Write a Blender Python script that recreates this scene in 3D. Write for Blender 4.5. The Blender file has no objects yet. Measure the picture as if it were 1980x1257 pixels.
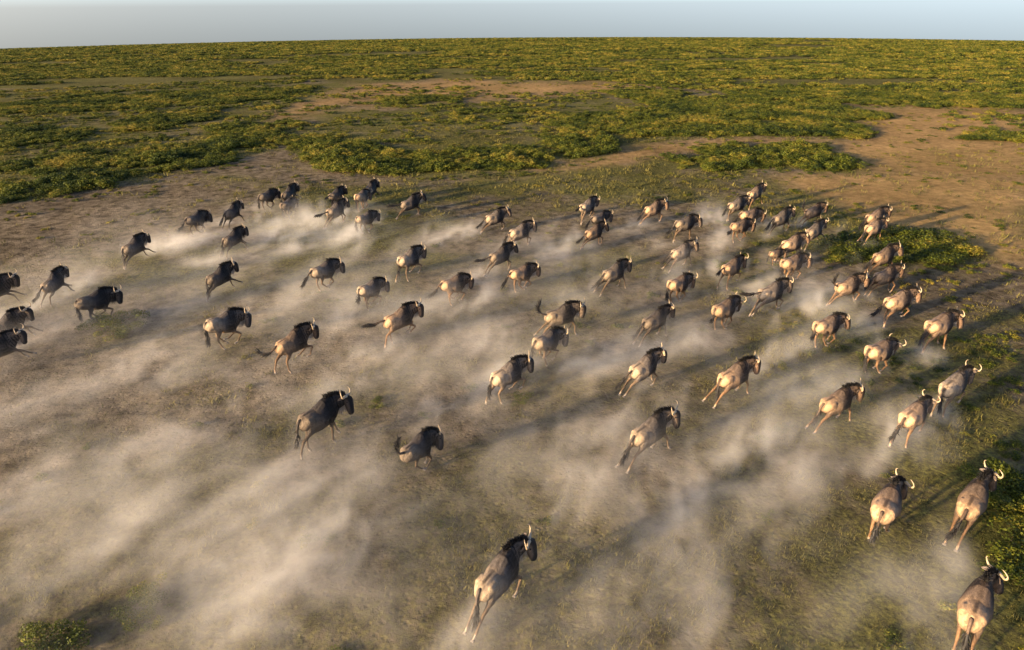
import bpy, bmesh, math, random
import numpy as np
from mathutils import Matrix, Vector

# ------------------------------------------------------------------ camera, sky, sun
sc = bpy.context.scene
COL = sc.collection
CAM_H = 12.0
DIP = 0.042
RAD = 2 * CAM_H / DIP ** 2          # the plain swells very gently: horizon at about 600 m
FPX = 1320.0                        # focal length in photograph pixels (1980 wide)
PITCH = math.atan((628.5 - 75.0) / FPX) + DIP
ROLL = math.radians(-0.45)
SUN_AZ = 57.0                       # shadows fall towards this azimuth (clockwise from +Y)
SUN_EL = 8.5

cd = bpy.data.cameras.new('camera')
cam = bpy.data.objects.new('camera', cd); COL.objects.link(cam)
cd.sensor_width = 36.0; cd.lens = 36.0 * FPX / 1980.0
cd.clip_start = 0.1; cd.clip_end = 6000
F_ = Vector((0, math.cos(PITCH), -math.sin(PITCH)))
U_ = Vector((0, math.sin(PITCH), math.cos(PITCH)))
R_ = Vector((1, 0, 0))
Rr = R_ * math.cos(ROLL) + U_ * math.sin(ROLL)
Ur = U_ * math.cos(ROLL) - R_ * math.sin(ROLL)
cam.matrix_world = Matrix(((Rr.x, Ur.x, -F_.x, 0), (Rr.y, Ur.y, -F_.y, 0), (Rr.z, Ur.z, -F_.z, CAM_H), (0, 0, 0, 1)))
sc.camera = cam

w = bpy.data.worlds.new('World'); sc.world = w; w.use_nodes = True
nt = w.node_tree
bg = nt.nodes['Background']
sky = nt.nodes.new('ShaderNodeTexSky'); sky.sky_type = 'NISHITA'; sky.sun_disc = False
sky.sun_elevation = math.radians(SUN_EL); sky.sun_rotation = math.radians(SUN_AZ + 180)
sky.altitude = 0; sky.air_density = 0.34; sky.dust_density = 1.25; sky.ozone_density = 0.62
nt.links.new(sky.outputs[0], bg.inputs[0]); bg.inputs[1].default_value = 0.145

sl = bpy.data.lights.new('sun', 'SUN'); sl.energy = 5.0; sl.angle = math.radians(1.8); sl.color = (1.0, 0.72, 0.41)
so = bpy.data.objects.new('sun', sl); COL.objects.link(so)
a_, e_ = math.radians(SUN_AZ), math.radians(SUN_EL)
so.rotation_euler = Vector((math.sin(a_) * math.cos(e_), math.cos(a_) * math.cos(e_), -math.sin(e_))).to_track_quat('-Z', 'Y').to_euler()
so.location = (-60, -40, 30)

sc.view_settings.view_transform = 'Standard'
try: sc.view_settings.look = 'None'
except Exception: pass
sc.view_settings.exposure = 1.8; sc.view_settings.gamma = 1.0
sc.render.engine = 'CYCLES'
cy = sc.cycles
cy.use_denoising = True
cy.max_bounces = 6; cy.diffuse_bounces = 2; cy.glossy_bounces = 1; cy.transmission_bounces = 2
cy.transparent_max_bounces = 8; cy.volume_bounces = 3
cy.volume_step_rate = 1.5; cy.volume_max_steps = 256
cy.caustics_reflective = False; cy.caustics_refractive = False

# ------------------------------------------------------------------ helpers
rng = np.random.default_rng(7)
random.seed(5)

def gz(x, y): return -(x * x + y * y) / (2 * RAD)

_M = np.array(cam.matrix_world)[:3, :3]
def hit(px, py, z=0.0):
    """the point of the plain (or z above it) that the photograph shows at this pixel"""
    d = _M @ np.array([(px - 990.0) / FPX, -(py - 628.5) / FPX, -1.0])
    t = (CAM_H - z) / max(1e-6, -d[2])
    for _ in range(12):
        t = min(t, 2000)
        x, y = d[0] * t, d[1] * t
        t = (CAM_H - z - gz(x, y)) / max(1e-6, -d[2])
    return np.array([d[0] * t, d[1] * t, gz(d[0] * t, d[1] * t)])

def project(x, y, z):
    v = np.stack([x, y, z - CAM_H], -1) @ _M
    dep = -v[..., 2]
    dd = np.where(dep > 0.1, dep, 0.1)
    return 990 + FPX * v[..., 0] / dd, 628.5 - FPX * v[..., 1] / dd, dep

_LAT = np.random.default_rng(3).random((64, 64, 64)).astype(np.float32)
def vnoise(x, y, z=0.0):
    x, y, z = np.broadcast_arrays(np.asarray(x, np.float32), np.asarray(y, np.float32), np.asarray(z, np.float32))
    xi, yi, zi = np.floor(x), np.floor(y), np.floor(z)
    fx, fy, fz = x - xi, y - yi, z - zi
    fx = fx * fx * (3 - 2 * fx); fy = fy * fy * (3 - 2 * fy); fz = fz * fz * (3 - 2 * fz)
    xi = xi.astype(np.int32) & 63; yi = yi.astype(np.int32) & 63; zi = zi.astype(np.int32) & 63
    x1, y1, z1 = (xi + 1) & 63, (yi + 1) & 63, (zi + 1) & 63
    L = _LAT
    a = L[xi, yi, zi] * (1 - fx) + L[x1, yi, zi] * fx
    b = L[xi, y1, zi] * (1 - fx) + L[x1, y1, zi] * fx
    c = L[xi, yi, z1] * (1 - fx) + L[x1, yi, z1] * fx
    d = L[xi, y1, z1] * (1 - fx) + L[x1, y1, z1] * fx
    return (a * (1 - fy) + b * fy) * (1 - fz) + (c * (1 - fy) + d * fy) * fz

def fbm(x, y, z=0.0, o=4):
    s, a, t = 0, 1.0, 0
    for k in range(o):
        s = s + a * vnoise(x * 2.03 ** k + 17.3 * k, y * 2.03 ** k + 9.1 * k, np.asarray(z) * 2.03 ** k + 5.7 * k); t += a; a *= 0.5
    return s / t

def sstep(a, b, x):
    t = np.clip((x - a) / (b - a), 0, 1); return t * t * (3 - 2 * t)

def mat(name):
    m = bpy.data.materials.new(name); m.use_nodes = True
    return m, m.node_tree, m.node_tree.nodes['Principled BSDF']

def tag(o, label=None, cat=None, group=None, kind=None):
    if label: o['label'] = label
    if cat: o['category'] = cat
    if group: o['group'] = group
    if kind: o['kind'] = kind
    return o

def link(name, me, material=None, parent=None):
    o = bpy.data.objects.new(name, me); COL.objects.link(o)
    if material is not None and me is not None and not me.materials: me.materials.append(material)
    if parent is not None: o.parent = parent
    return o

def mesh_np(name, V, F, colors=None, smooth=False):
    """V (n,3), F (m,k) with one face size"""
    me = bpy.data.meshes.new(name)
    V = np.asarray(V, np.float32); F = np.asarray(F, np.int32)
    me.vertices.add(len(V)); me.vertices.foreach_set('co', V.ravel())
    k = F.shape[1]
    me.loops.add(F.size); me.loops.foreach_set('vertex_index', F.ravel())
    me.polygons.add(len(F)); me.polygons.foreach_set('loop_start', np.arange(0, F.size, k, dtype=np.int32))
    me.update(calc_edges=True)
    if smooth: me.polygons.foreach_set('use_smooth', np.ones(len(F), bool))
    if colors is not None:
        c = np.asarray(colors, np.float32)
        if c.ndim == 1:
            at = me.attributes.new('tone', 'FLOAT', 'POINT'); at.data.foreach_set('value', c)
        else:
            at = me.attributes.new('coat', 'FLOAT_COLOR', 'POINT')
            at.data.foreach_set('color', np.concatenate([c, np.ones((len(c), 1), np.float32)], 1).ravel())
    return me

def softpoly(px, py, P, rx=34, ry=8):
    a = 0
    for k in range(10):
        t = k * 2.399; q = math.sqrt((k + .5) / 10)
        a = a + inpoly(px + rx * q * math.cos(t), py + ry * q * math.sin(t), P)
    return a / 10.0

def inpoly(px, py, P):
    r = np.zeros(px.shape, bool); n = len(P); j = n - 1
    for i in range(n):
        xi, yi = P[i]; xj, yj = P[j]
        c = (yi > py) != (yj > py)
        r ^= c & (px < (xj - xi) * (py - yi) / ((yj - yi) if yj != yi else 1e-9) + xi)
        j = i
    return r

# ------------------------------------------------------------------ where the vegetation grows (outlines seen on the plain)
PATCH = {
 'long':   ([(545,275),(600,262),(660,262),(720,285),(800,295),(880,290),(960,285),(1020,285),(1060,300),(1065,320),(1000,325),(900,328),(820,338),(740,338),(680,335),(630,330),(600,310),(560,295)], .95),
 'longend':([(1040,290),(1080,262),(1100,245),(1180,240),(1170,270),(1195,295),(1150,303),(1080,305),(1050,300)], .7),
 'large':  ([(1080,228),(1200,218),(1290,203),(1400,203),(1480,213),(1560,222),(1620,233),(1690,254),(1680,264),(1600,263),(1500,262),(1400,266),(1300,264),(1210,268),(1170,255),(1080,245)], .95),
 'upper':  ([(1170,178),(1290,172),(1330,190),(1450,195),(1560,205),(1640,215),(1720,222),(1730,230),(1640,235),(1500,230),(1350,215),(1250,200)], .85),
 'band':   ([(1400,180),(1560,176),(1700,180),(1990,184),(1990,207),(1850,207),(1700,203),(1580,200),(1420,195)], .95),
 'small':  ([(1335,312),(1360,288),(1400,278),(1450,285),(1530,280),(1590,285),(1600,300),(1650,322),(1655,335),(1580,330),(1500,322),(1420,332),(1370,332),(1340,322)], .9),
 'smallw': ([(1255,312),(1290,303),(1332,310),(1340,322),(1300,330),(1262,322)], .45),
 'left':   ([(-20,322),(120,300),(220,290),(330,285),(440,268),(520,255),(548,263),(530,285),(480,300),(440,318),(330,330),(260,345),(190,365),(100,380),(-20,395)], .75),
 'leftup': ([(400,250),(480,243),(590,236),(565,255),(470,262),(410,272)], .6),
 'leftmid':([(-20,255),(80,245),(190,258),(150,275),(-20,285)], .75),
 'leftrow':([(200,238),(300,226),(430,210),(410,232),(300,250),(230,254)], .8),
 'leftfar':([(-20,205),(120,192),(300,181),(600,170),(610,182),(430,203),(200,214),(-20,222)], .75),
 'centre': ([(715,194),(800,183),(905,190),(860,204),(740,207)], .6),
 'centre2':([(860,215),(1000,212),(1060,222),(960,235),(880,228)], .25),
 'herd':   ([(1585,492),(1600,465),(1690,450),(1780,448),(1840,465),(1895,490),(1870,510),(1790,512),(1700,500),(1640,507)], .95),
 'herdw':  ([(1385,505),(1440,488),(1500,490),(1520,505),(1440,522),(1395,520)], .3),
 'edge':   ([(1990,925),(1915,948),(1890,1000),(1900,1060),(1940,1130),(1930,1190),(1990,1235)], 1.2),
 'strip':  ([(1848,262),(1920,257),(1990,262),(1990,276),(1920,272),(1860,271)], .8),
}
FARLINE = [(-60,172),(300,167),(500,160),(700,150),(900,153),(1200,157),(1300,170),(1500,176),(2040,180)]
def far_y(px): return np.interp(px, [p[0] for p in FARLINE], [p[1] for p in FARLINE])
BARE = [
 [(1640,215),(1760,205),(1990,207),(1990,345),(1850,345),(1700,330),(1620,300),(1580,275),(1690,262)],
 [(690,165),(900,155),(1200,158),(1300,172),(1100,185),(900,190),(700,200),(540,240),(500,225)],
 [(540,300),(640,330),(760,345),(800,365),(640,360),(560,350),(440,345),(380,335)],
 [(1190,280),(1340,270),(1600,268),(1700,300),(1500,278),(1350,285),(1260,300),(1100,330),(800,345),(1060,325)],
 [(1480,335),(1700,328),(1990,345),(1990,530),(1850,470),(1650,420)],
 [(0,400),(200,368),(440,345),(500,360),(350,400),(120,470),(0,490)],
]

MEAD = [(520,275),(690,215),(880,200),(1180,185),(1230,215),(1100,240),(1060,285),(900,285),(720,275)]
MEAD2 = [(-20,160),(300,158),(500,152),(600,152),(560,185),(600,250),(420,275),(200,300),(-20,330)]
# ------------------------------------------------------------------ the plain
def build_ground():
    na = 720
    rr = np.concatenate([[0.0], 4 * np.exp(np.linspace(0, math.log(2600 / 4.0), 420))])
    th = np.linspace(0, 2 * np.pi, na, endpoint=False)
    Rg, Tg = np.meshgrid(rr[1:], th, indexing='ij')
    X = Rg * np.sin(Tg); Y = Rg * np.cos(Tg)
    fade = np.clip(1.2 - Rg / 160, 0, 1)
    Z = gz(X, Y) + fade * (0.16 * (fbm(X * .35, Y * .35, 1.5, 4) - .5)) + fade * .05 * (vnoise(X * 2.1, Y * 2.1) - .5)
    V = np.concatenate([[[0, 0, 0]], np.stack([X, Y, Z], -1).reshape(-1, 3)])
    n = len(rr) - 1
    i, j = np.meshgrid(np.arange(n - 1), np.arange(na), indexing='ij')
    a = 1 + i * na + j; b = 1 + i * na + (j + 1) % na
    F = np.stack([a, b, b + na, a + na], -1).reshape(-1, 4)
    F = F[:, ::-1]
    px, py, dep = project(V[:, 0], V[:, 1], V[:, 2])
    front = dep > 1
    wx = (fbm(V[:, 0] * .12, V[:, 1] * .12, 4.0, 3) - .5); wy = (fbm(V[:, 0] * .12, V[:, 1] * .12, 9.0, 3) - .5)
    qx, qy = px + wx * 90, py + wy * 22
    bare = np.zeros(len(V))
    for P in BARE: bare = np.maximum(bare, softpoly(qx, qy, P))
    bare *= front
    g = fbm(V[:, 0] * .10, V[:, 1] * .10, 2.0, 5)
    g2 = fbm(V[:, 0] * .5, V[:, 1] * .5, 7.0, 4)
    green = sstep(.38, .62, g * .6 + g2 * .4) * .82 + .03
    mead = np.maximum(inpoly(qx, qy, MEAD), inpoly(qx, qy, MEAD2) * .8) * front * .95
    green = np.maximum(green * (1 - .8 * bare), mead * (.30 + g2) * (1 - .75 * bare))
    tramp = front * sstep(480, 620, py) * sstep(1700, 1350, px)
    green = green * (1 - .5 * tramp)
    veg = np.zeros(len(V))
    for k, (P, d) in PATCH.items(): veg = np.maximum(veg, inpoly(px + wx * 30, py + wy * 10, P) * min(1, d))
    veg = veg * front
    farm = front & (py < far_y(px))
    veg = np.maximum(veg, farm * .75)
    green = np.maximum(green, veg)
    me = mesh_np('ground', V, F, green, smooth=True)
    warm = np.zeros(len(V))
    for P in (BARE[0], BARE[1], BARE[3], BARE[4]): warm = np.maximum(warm, softpoly(qx, qy, P, 60, 12) * front)
    at = me.attributes.new('tan', 'FLOAT', 'POINT'); at.data.foreach_set('value', warm.astype(np.float32))
    o = link('ground', me, ground_mat()); tag(o, kind='structure')
    return o

def ground_mat():
    m, t, p = mat('dry_plain_soil'); N = t.nodes; L = t.links
    geo = N.new('ShaderNodeNewGeometry')
    at = N.new('ShaderNodeAttribute'); at.attribute_name = 'tone'
    n1 = N.new('ShaderNodeTexNoise'); n1.inputs['Scale'].default_value = 1.7; n1.inputs['Detail'].default_value = 8; n1.inputs['Roughness'].default_value = .7
    n2 = N.new('ShaderNodeTexNoise'); n2.inputs['Scale'].default_value = 6.5; n2.inputs['Detail'].default_value = 6; n2.inputs['Roughness'].default_value = .75
    n3 = N.new('ShaderNodeTexNoise'); n3.inputs['Scale'].default_value = .12; n3.inputs['Detail'].default_value = 5
    for n in (n1, n2, n3): L.new(geo.outputs['Position'], n.inputs['Vector'])
    soil = N.new('ShaderNodeValToRGB'); soil.color_ramp.elements[0].position = .37; soil.color_ramp.elements[1].position = .64
    soil.color_ramp.elements[0].color = (.055, .042, .028, 1); soil.color_ramp.elements[1].color = (.205, .160, .108, 1)
    L.new(n1.outputs['Fac'], soil.inputs['Fac'])
    grass = N.new('ShaderNodeValToRGB'); grass.color_ramp.elements[0].position = .39; grass.color_ramp.elements[1].position = .63
    grass.color_ramp.elements[0].color = (.022, .027, .008, 1); grass.color_ramp.elements[1].color = (.19, .172, .048, 1)
    L.new(n2.outputs['Fac'], grass.inputs['Fac'])
    ad = N.new('ShaderNodeMath'); ad.operation = 'MULTIPLY_ADD'; ad.inputs[1].default_value = 1.5; ad.inputs[2].default_value = -.75
    L.new(n2.outputs['Fac'], ad.inputs[0])
    ad2 = N.new('ShaderNodeMath'); ad2.operation = 'ADD'; ad2.use_clamp = True
    L.new(ad.outputs[0], ad2.inputs[0]); L.new(at.outputs['Fac'], ad2.inputs[1])
    at2 = N.new('ShaderNodeAttribute'); at2.attribute_name = 'tan'
    tanr = N.new('ShaderNodeValToRGB'); tanr.color_ramp.elements[0].position = .3; tanr.color_ramp.elements[1].position = .72
    tanr.color_ramp.elements[0].color = (.17, .105, .046, 1); tanr.color_ramp.elements[1].color = (.43, .27, .115, 1)
    L.new(n1.outputs['Fac'], tanr.inputs['Fac'])
    ms = N.new('ShaderNodeMix'); ms.data_type = 'RGBA'; L.new(at2.outputs['Fac'], ms.inputs[0]); L.new(soil.outputs[0], ms.inputs[6]); L.new(tanr.outputs[0], ms.inputs[7])
    mx = N.new('ShaderNodeMix'); mx.data_type = 'RGBA'
    L.new(ad2.outputs[0], mx.inputs[0]); L.new(ms.outputs[2], mx.inputs[6]); L.new(grass.outputs[0], mx.inputs[7])
    hv = N.new('ShaderNodeHueSaturation'); L.new(mx.outputs[2], hv.inputs['Color'])
    mr = N.new('ShaderNodeMapRange'); mr.inputs[1].default_value = .3; mr.inputs[2].default_value = .7; mr.inputs[3].default_value = .75; mr.inputs[4].default_value = 1.2
    L.new(n3.outputs['Fac'], mr.inputs[0]); L.new(mr.outputs[0], hv.inputs['Value'])
    L.new(hv.outputs[0], p.inputs['Base Color'])
    p.inputs['Roughness'].default_value = .95; p.inputs['Specular IOR Level'].default_value = 0
    bp = N.new('ShaderNodeBump'); bp.inputs['Strength'].default_value = .75; bp.inputs['Distance'].default_value = .07
    sm = N.new('ShaderNodeMath'); sm.operation = 'ADD'; L.new(n1.outputs['Fac'], sm.inputs[0])
    vo = N.new('ShaderNodeTexVoronoi'); vo.inputs['Scale'].default_value = 5.5; L.new(geo.outputs['Position'], vo.inputs['Vector'])      # trampled hoof dents
    vr = N.new('ShaderNodeMapRange'); vr.inputs[1].default_value = .05; vr.inputs[2].default_value = .38; vr.inputs[3].default_value = -.5; vr.inputs[4].default_value = 0; L.new(vo.outputs['Distance'], vr.inputs[0])
    s2 = N.new('ShaderNodeMath'); s2.operation = 'ADD'; L.new(vr.outputs[0], s2.inputs[0]); L.new(n2.outputs['Fac'], s2.inputs[1]); L.new(s2.outputs[0], sm.inputs[1])
    L.new(sm.outputs[0], bp.inputs['Height']); L.new(bp.outputs[0], p.inputs['Normal'])
    return m

build_ground()

# ------------------------------------------------------------------ vegetation
def leaf_mat(name, c0, c1, cm=None):
    m, t, p = mat(name); N = t.nodes; L = t.links
    at = N.new('ShaderNodeAttribute'); at.attribute_name = 'tone'
    oi = N.new('ShaderNodeObjectInfo'); ge = N.new('ShaderNodeNewGeometry'); wn = N.new('ShaderNodeTexNoise'); wn.inputs['Scale'].default_value = .16; wn.inputs['Detail'].default_value = 4
    L.new(ge.outputs['Position'], wn.inputs['Vector'])
    wm = N.new('ShaderNodeMath'); wm.operation = 'MULTIPLY_ADD'; wm.inputs[1].default_value = 1.7; wm.inputs[2].default_value = -.97; L.new(wn.outputs['Fac'], wm.inputs[0])
    ad = N.new('ShaderNodeMath'); ad.operation = 'MULTIPLY_ADD'; ad.inputs[1].default_value = .32
    sb = N.new('ShaderNodeMath'); sb.operation = 'MULTIPLY_ADD'; sb.inputs[1].default_value = .8; L.new(wm.outputs[0], sb.inputs[2])
    L.new(at.outputs['Fac'], sb.inputs[0]); L.new(oi.outputs['Random'], ad.inputs[0]); L.new(sb.outputs[0], ad.inputs[2])
    cr = N.new('ShaderNodeValToRGB'); cr.color_ramp.elements[0].color = (*c0, 1); cr.color_ramp.elements[1].color = (*c1, 1)
    if cm: e = cr.color_ramp.elements.new(.5); e.color = (*cm, 1)
    L.new(ad.outputs[0], cr.inputs[0])
    L.new(cr.outputs[0], p.inputs['Base Color']); p.inputs['Roughness'].default_value = .7; p.inputs['Specular IOR Level'].default_value = .2
    tr = N.new('ShaderNodeBsdfTranslucent'); L.new(cr.outputs[0], tr.inputs['Color'])
    ms = N.new('ShaderNodeMixShader'); ms.inputs[0].default_value = .25
    out = N['Material Output']
    L.new(p.outputs[0], ms.inputs[1]); L.new(tr.outputs[0], ms.inputs[2]); L.new(ms.outputs[0], out.inputs['Surface'])
    return m

M_leaf = leaf_mat('shrub_leaves', (.009, .022, .003), (.27, .195, .032), (.085, .098, .008))
M_grass = leaf_mat('dry_grass_blades', (.02, .026, .006), (.19, .16, .04))
mt_, tt_, pp_ = mat('shrub_wood'); pp_.inputs['Base Color'].default_value = (.09, .06, .04, 1); pp_.inputs['Roughness'].default_value = .9
M_wood = mt_

def shrub_mesh(seed, nleaf, leaf, lob=7):
    r = np.random.default_rng(seed)
    C = np.stack([r.normal(0, .33, lob), r.normal(0, .33, lob), r.uniform(.22, .5, lob)], -1)
    S = r.uniform(.2, .38, lob)
    k = r.integers(0, lob, nleaf)
    d = r.normal(size=(nleaf, 3)); d[:, 2] = np.abs(d[:, 2]) * 1.1 - .25; d /= np.linalg.norm(d, axis=1)[:, None]
    rad = S[k] * r.uniform(.55, 1.08, nleaf)
    P = C[k] + d * rad[:, None]; P[:, 2] = np.maximum(P[:, 2], .02)
    nrm = d * .8 + r.normal(size=(nleaf, 3)) * .55; nrm /= np.linalg.norm(nrm, axis=1)[:, None]
    t = np.cross(nrm, r.normal(size=(nleaf, 3))); t /= np.linalg.norm(t, axis=1)[:, None]
    b = np.cross(nrm, t)
    L = leaf * r.uniform(.6, 1.4, nleaf)[:, None]
    V = np.stack([P - t * L * .5, P + b * L * .38, P + t * L * .5, P - b * L * .38], 1).reshape(-1, 3)
    F = np.arange(nleaf * 4).reshape(-1, 4)
    tone = np.repeat(np.clip(r.random(lob)[k] * .5 + r.random(nleaf) * .5, 0, 1), 4)
    return mesh_np('shrub_leaves', V, F, tone)

def stem_mesh(seed):
    r = random.Random(seed); bm = bmesh.new()
    for k in range(6):
        a = r.uniform(0, 6.28); l = r.uniform(.25, .4); h = r.uniform(.3, .5)
        p0 = Vector((r.uniform(-.05, .05), r.uniform(-.05, .05), 0)); p1 = Vector((math.cos(a) * l, math.sin(a) * l, h))
        dirv = (p1 - p0); q = dirv.to_track_quat('Z', 'Y').to_matrix().to_4x4()
        res = bmesh.ops.create_cone(bm, segments=5, radius1=.022, radius2=.008, depth=dirv.length, cap_ends=True)
        bmesh.ops.transform(bm, matrix=Matrix.Translation((p0 + p1) / 2) @ q, verts=res['verts'])
    me = bpy.data.meshes.new('stem'); bm.to_mesh(me); bm.free(); return me

NEARM = [shrub_mesh(100 + i, 1500, .07, 9) for i in range(5)]
MIDM = [shrub_mesh(200 + i, 800, .095, 10) for i in range(4)]
FARM = [shrub_mesh(300 + i, 380, .14, 10) for i in range(4)]
for me in NEARM + MIDM + FARM: me.materials.append(M_leaf)
STEMS = [stem_mesh(i) for i in range(3)]

def scatter_sector(r0, r1, dens, wide=False):
    """random points on the plain within the view sector"""
    half = math.radians(52 if wide else 41)
    n = int(half * (r1 * r1 - r0 * r0) * dens)
    r = np.sqrt(rng.uniform(r0 * r0, r1 * r1, n)); a = rng.uniform(-half, half, n)
    return r * np.sin(a), r * np.cos(a)

SH = []        # rows: x, y, scale, patch index
keys = list(PATCH)
x, y = scatter_sector(9, 40, 2.4, True); xb, yb = scatter_sector(40, 150, 2.4); x = np.concatenate([x, xb]); y = np.concatenate([y, yb])
px, py, dep = project(x, y, gz(x, y))
wx = (fbm(x * .35, y * .35, 4.0, 3) - .5); wy = (fbm(x * .35, y * .35, 9.0, 3) - .5)
clump = fbm(x * .3, y * .3, 21.0, 3)
for ki, k in enumerate(keys):
    P, d = PATCH[k]
    ins = inpoly(px + wx * 40, py + wy * 14, P)
    keep = ins & (rng.random(len(x)) < d) & (clump > (.30 if d > .7 else .42))
    for i in np.nonzero(keep)[0]:
        SH.append((x[i], y[i], rng.uniform(.6, 1.1) * (.85 + .5 * clump[i]), ki))
# lone bushes that stand by themselves on the trampled ground
LONE = [(192,632,1.0),(222,626,1.15),(244,640,.95),(212,648,.85),(278,1165,.55),(262,1200,.5),(300,1195,.45),(290,1150,.5),(95,1245,.8),(125,1250,.75),
        (1012,772,.5),(735,780,.5)]
LONE_K = len(keys)
for a, b, s in LONE:
    p = hit(a, b); SH.append((p[0], p[1], s, LONE_K + (0 if b < 700 and a < 400 else 1 if b > 1000 else 2)))
SH = np.array(SH)
dist = np.hypot(SH[:, 0], SH[:, 1])
order = np.argsort(dist / SH[:, 2]); SH = SH[order]; dist = dist[order]
PLAB = {
 'long': 'bushy yellow-green shrub in the long thicket just beyond the leading animals',
 'longend': 'olive shrub in the loose clump at the right end of the long thicket',
 'small': 'sunlit yellow-green shrub in the short thicket standing apart on bare soil beyond the right wing',
 'smallw': 'small low shrub scattered beside the short thicket on bare soil',
 'left': 'dark green shrub in the slanting thicket on the left beyond the dust trail',
 'herd': 'yellow-green shrub in the patch the right-hand runners are crossing',
 'herdw': 'small yellow shrub scattered between runners in the right half of the herd',
 'edge': 'tall leafy green shrub in the thicket at the bottom right edge',
 'lone0': 'small dark green shrub in the lone round clump on trampled ground at the left',
 'lone1': 'blurred olive shrub in the dusty clumps at the bottom left corner',
 'lone2': 'tiny green tuft-like shrub alone on dusty ground between runners',
}
NI = 292
protos = []
def patch_key(i): return keys[i] if i < len(keys) else 'lone%d' % (i - len(keys))
for i in range(NI):
    X, Y, s, ki = SH[i]; key = patch_key(int(ki))
    near = dist[i] < 31
    tx_, ty_, _ = project(np.array([X]), np.array([Y]), np.array([gz(X, Y)])); lab = PLAB.get(key, 'yellow-green shrub in one of the thickets on the plain beyond the herd')
    grp = {'lone0': 'shrubs of the lone round clump', 'lone1': 'shrubs at the bottom left', 'lone2': 'tiny lone shrubs'}.get(key, 'shrubs of the %s thicket' % {'longend': 'loose', 'smallw': 'scattered', 'herdw': 'scattered herd', 'herd': 'crossed', 'edge': 'bottom right'}.get(key, key))
    if key in PATCH:
        xs_ = [q[0] for q in PATCH[key][0]]; ys_ = [q[1] for q in PATCH[key][0]]
        fr = (tx_[0] - min(xs_)) / (min(1980, max(xs_)) - max(0, min(xs_))); fd = 'front' if ty_[0] > np.interp(tx_[0], [min(xs_), max(xs_)], [sum(ys_) / len(ys_)] * 2) else 'back'
        wh = ['left end', 'left middle', 'middle', 'right middle', 'right end'][int(min(4, max(0, fr * 5)))]
        if key in ('long', 'left', 'small', 'herd', 'edge'):
            lab = {'long': 'bushy yellow-green shrub, %s of the %s, long thicket beyond the leaders', 'left': 'dark green shrub, %s of the %s, slanting thicket beyond the dust trail', 'small': 'sunlit shrub, %s of the %s, short thicket apart on bare soil',
                   'herd': 'yellow-green shrub, %s of the %s, patch being crossed by runners', 'edge': 'tall leafy shrub, %s of the %s, thicket at the bottom right edge'}[key] % (fd, wh)
            grp = grp + ', %s %s' % (fd, wh)
    rot = rng.uniform(0, 6.28); fl = s * rng.uniform(.5, .8) * (.75 if key == 'herd' else 1)
    if near:
        root = bpy.data.objects.new('shrub', None); COL.objects.link(root)
        f = link('foliage', NEARM[i % 5], None, root); link('stem', STEMS[i % 3], M_wood, root)
    else:
        root = link('shrub', MIDM[i % 4]); protos.append(root)
    root.location = (X, Y, gz(X, Y) - .03); root.rotation_euler = (0, 0, rot); root.scale = (s, s, fl)
    tag(root, lab, 'shrub', grp)

def point_cloud_instances(name, pts, scl, rot, kind, objs, matl, label=None):
    me = bpy.data.meshes.new(name); me.vertices.add(len(pts)); me.vertices.foreach_set('co', np.asarray(pts, np.float32).ravel())
    for nm, arr, ty in (('scl', scl, 'FLOAT'), ('rot', rot, 'FLOAT'), ('sort', kind, 'INT')):
        at = me.attributes.new(nm, ty, 'POINT'); at.data.foreach_set('value', np.asarray(arr, np.float32 if ty == 'FLOAT' else np.int32))
    o = link(name, me); tag(o, kind='stuff')
    g = bpy.data.node_groups.new(name + '_scatter', 'GeometryNodeTree')
    g.interface.new_socket('Geometry', in_out='INPUT', socket_type='NodeSocketGeometry')
    g.interface.new_socket('Geometry', in_out='OUTPUT', socket_type='NodeSocketGeometry')
    N, L = g.nodes, g.links
    gi, go, jn = N.new('NodeGroupInput'), N.new('NodeGroupOutput'), N.new('GeometryNodeJoinGeometry')
    def attr(nm, ty):
        n = N.new('GeometryNodeInputNamedAttribute'); n.data_type = ty; n.inputs[0].default_value = nm; return n
    asc, aro, aso = attr('scl', 'FLOAT'), attr('rot', 'FLOAT'), attr('sort', 'INT')
    cx = N.new('ShaderNodeCombineXYZ'); L.new(aro.outputs[0], cx.inputs[2])
    vsc = N.new('ShaderNodeVectorMath'); vsc.operation = 'MULTIPLY'; vsc.inputs[1].default_value = (1, 1, .55); L.new(asc.outputs[0], vsc.inputs[0])
    for i, ob in enumerate(objs):
        cmp = N.new('FunctionNodeCompare'); cmp.data_type = 'INT'; cmp.operation = 'EQUAL'
        L.new(aso.outputs[0], cmp.inputs[2]); cmp.inputs[3].default_value = i
        oi = N.new('GeometryNodeObjectInfo'); oi.transform_space = 'ORIGINAL'; oi.inputs[0].default_value = ob; oi.inputs[1].default_value = True
        ip = N.new('GeometryNodeInstanceOnPoints')
        L.new(gi.outputs[0], ip.inputs['Points']); L.new(cmp.outputs[0], ip.inputs['Selection'])
        L.new(oi.outputs['Geometry'], ip.inputs['Instance']); L.new(cx.outputs[0], ip.inputs['Rotation']); L.new(vsc.outputs[0], ip.inputs['Scale'])
        L.new(ip.outputs[0], jn.inputs[0])
    L.new(jn.outputs[0], go.inputs[0])
    md = o.modifiers.new('scatter', 'NODES'); md.node_group = g
    return o

# the rest of the thickets, and the bush country that runs to the horizon
rest = SH[NI:]
mid_objs = []
seen = set()
for ob in protos:
    if ob.data.name not in seen: seen.add(ob.data.name); mid_objs.append(ob)
pts = np.stack([rest[:, 0], rest[:, 1], gz(rest[:, 0], rest[:, 1]) - .03], -1)
point_cloud_instances('shrub_thicket', pts, rest[:, 2], rng.uniform(0, 6.28, len(rest)), rng.integers(0, len(mid_objs), len(rest)), mid_objs, M_leaf)

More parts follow.
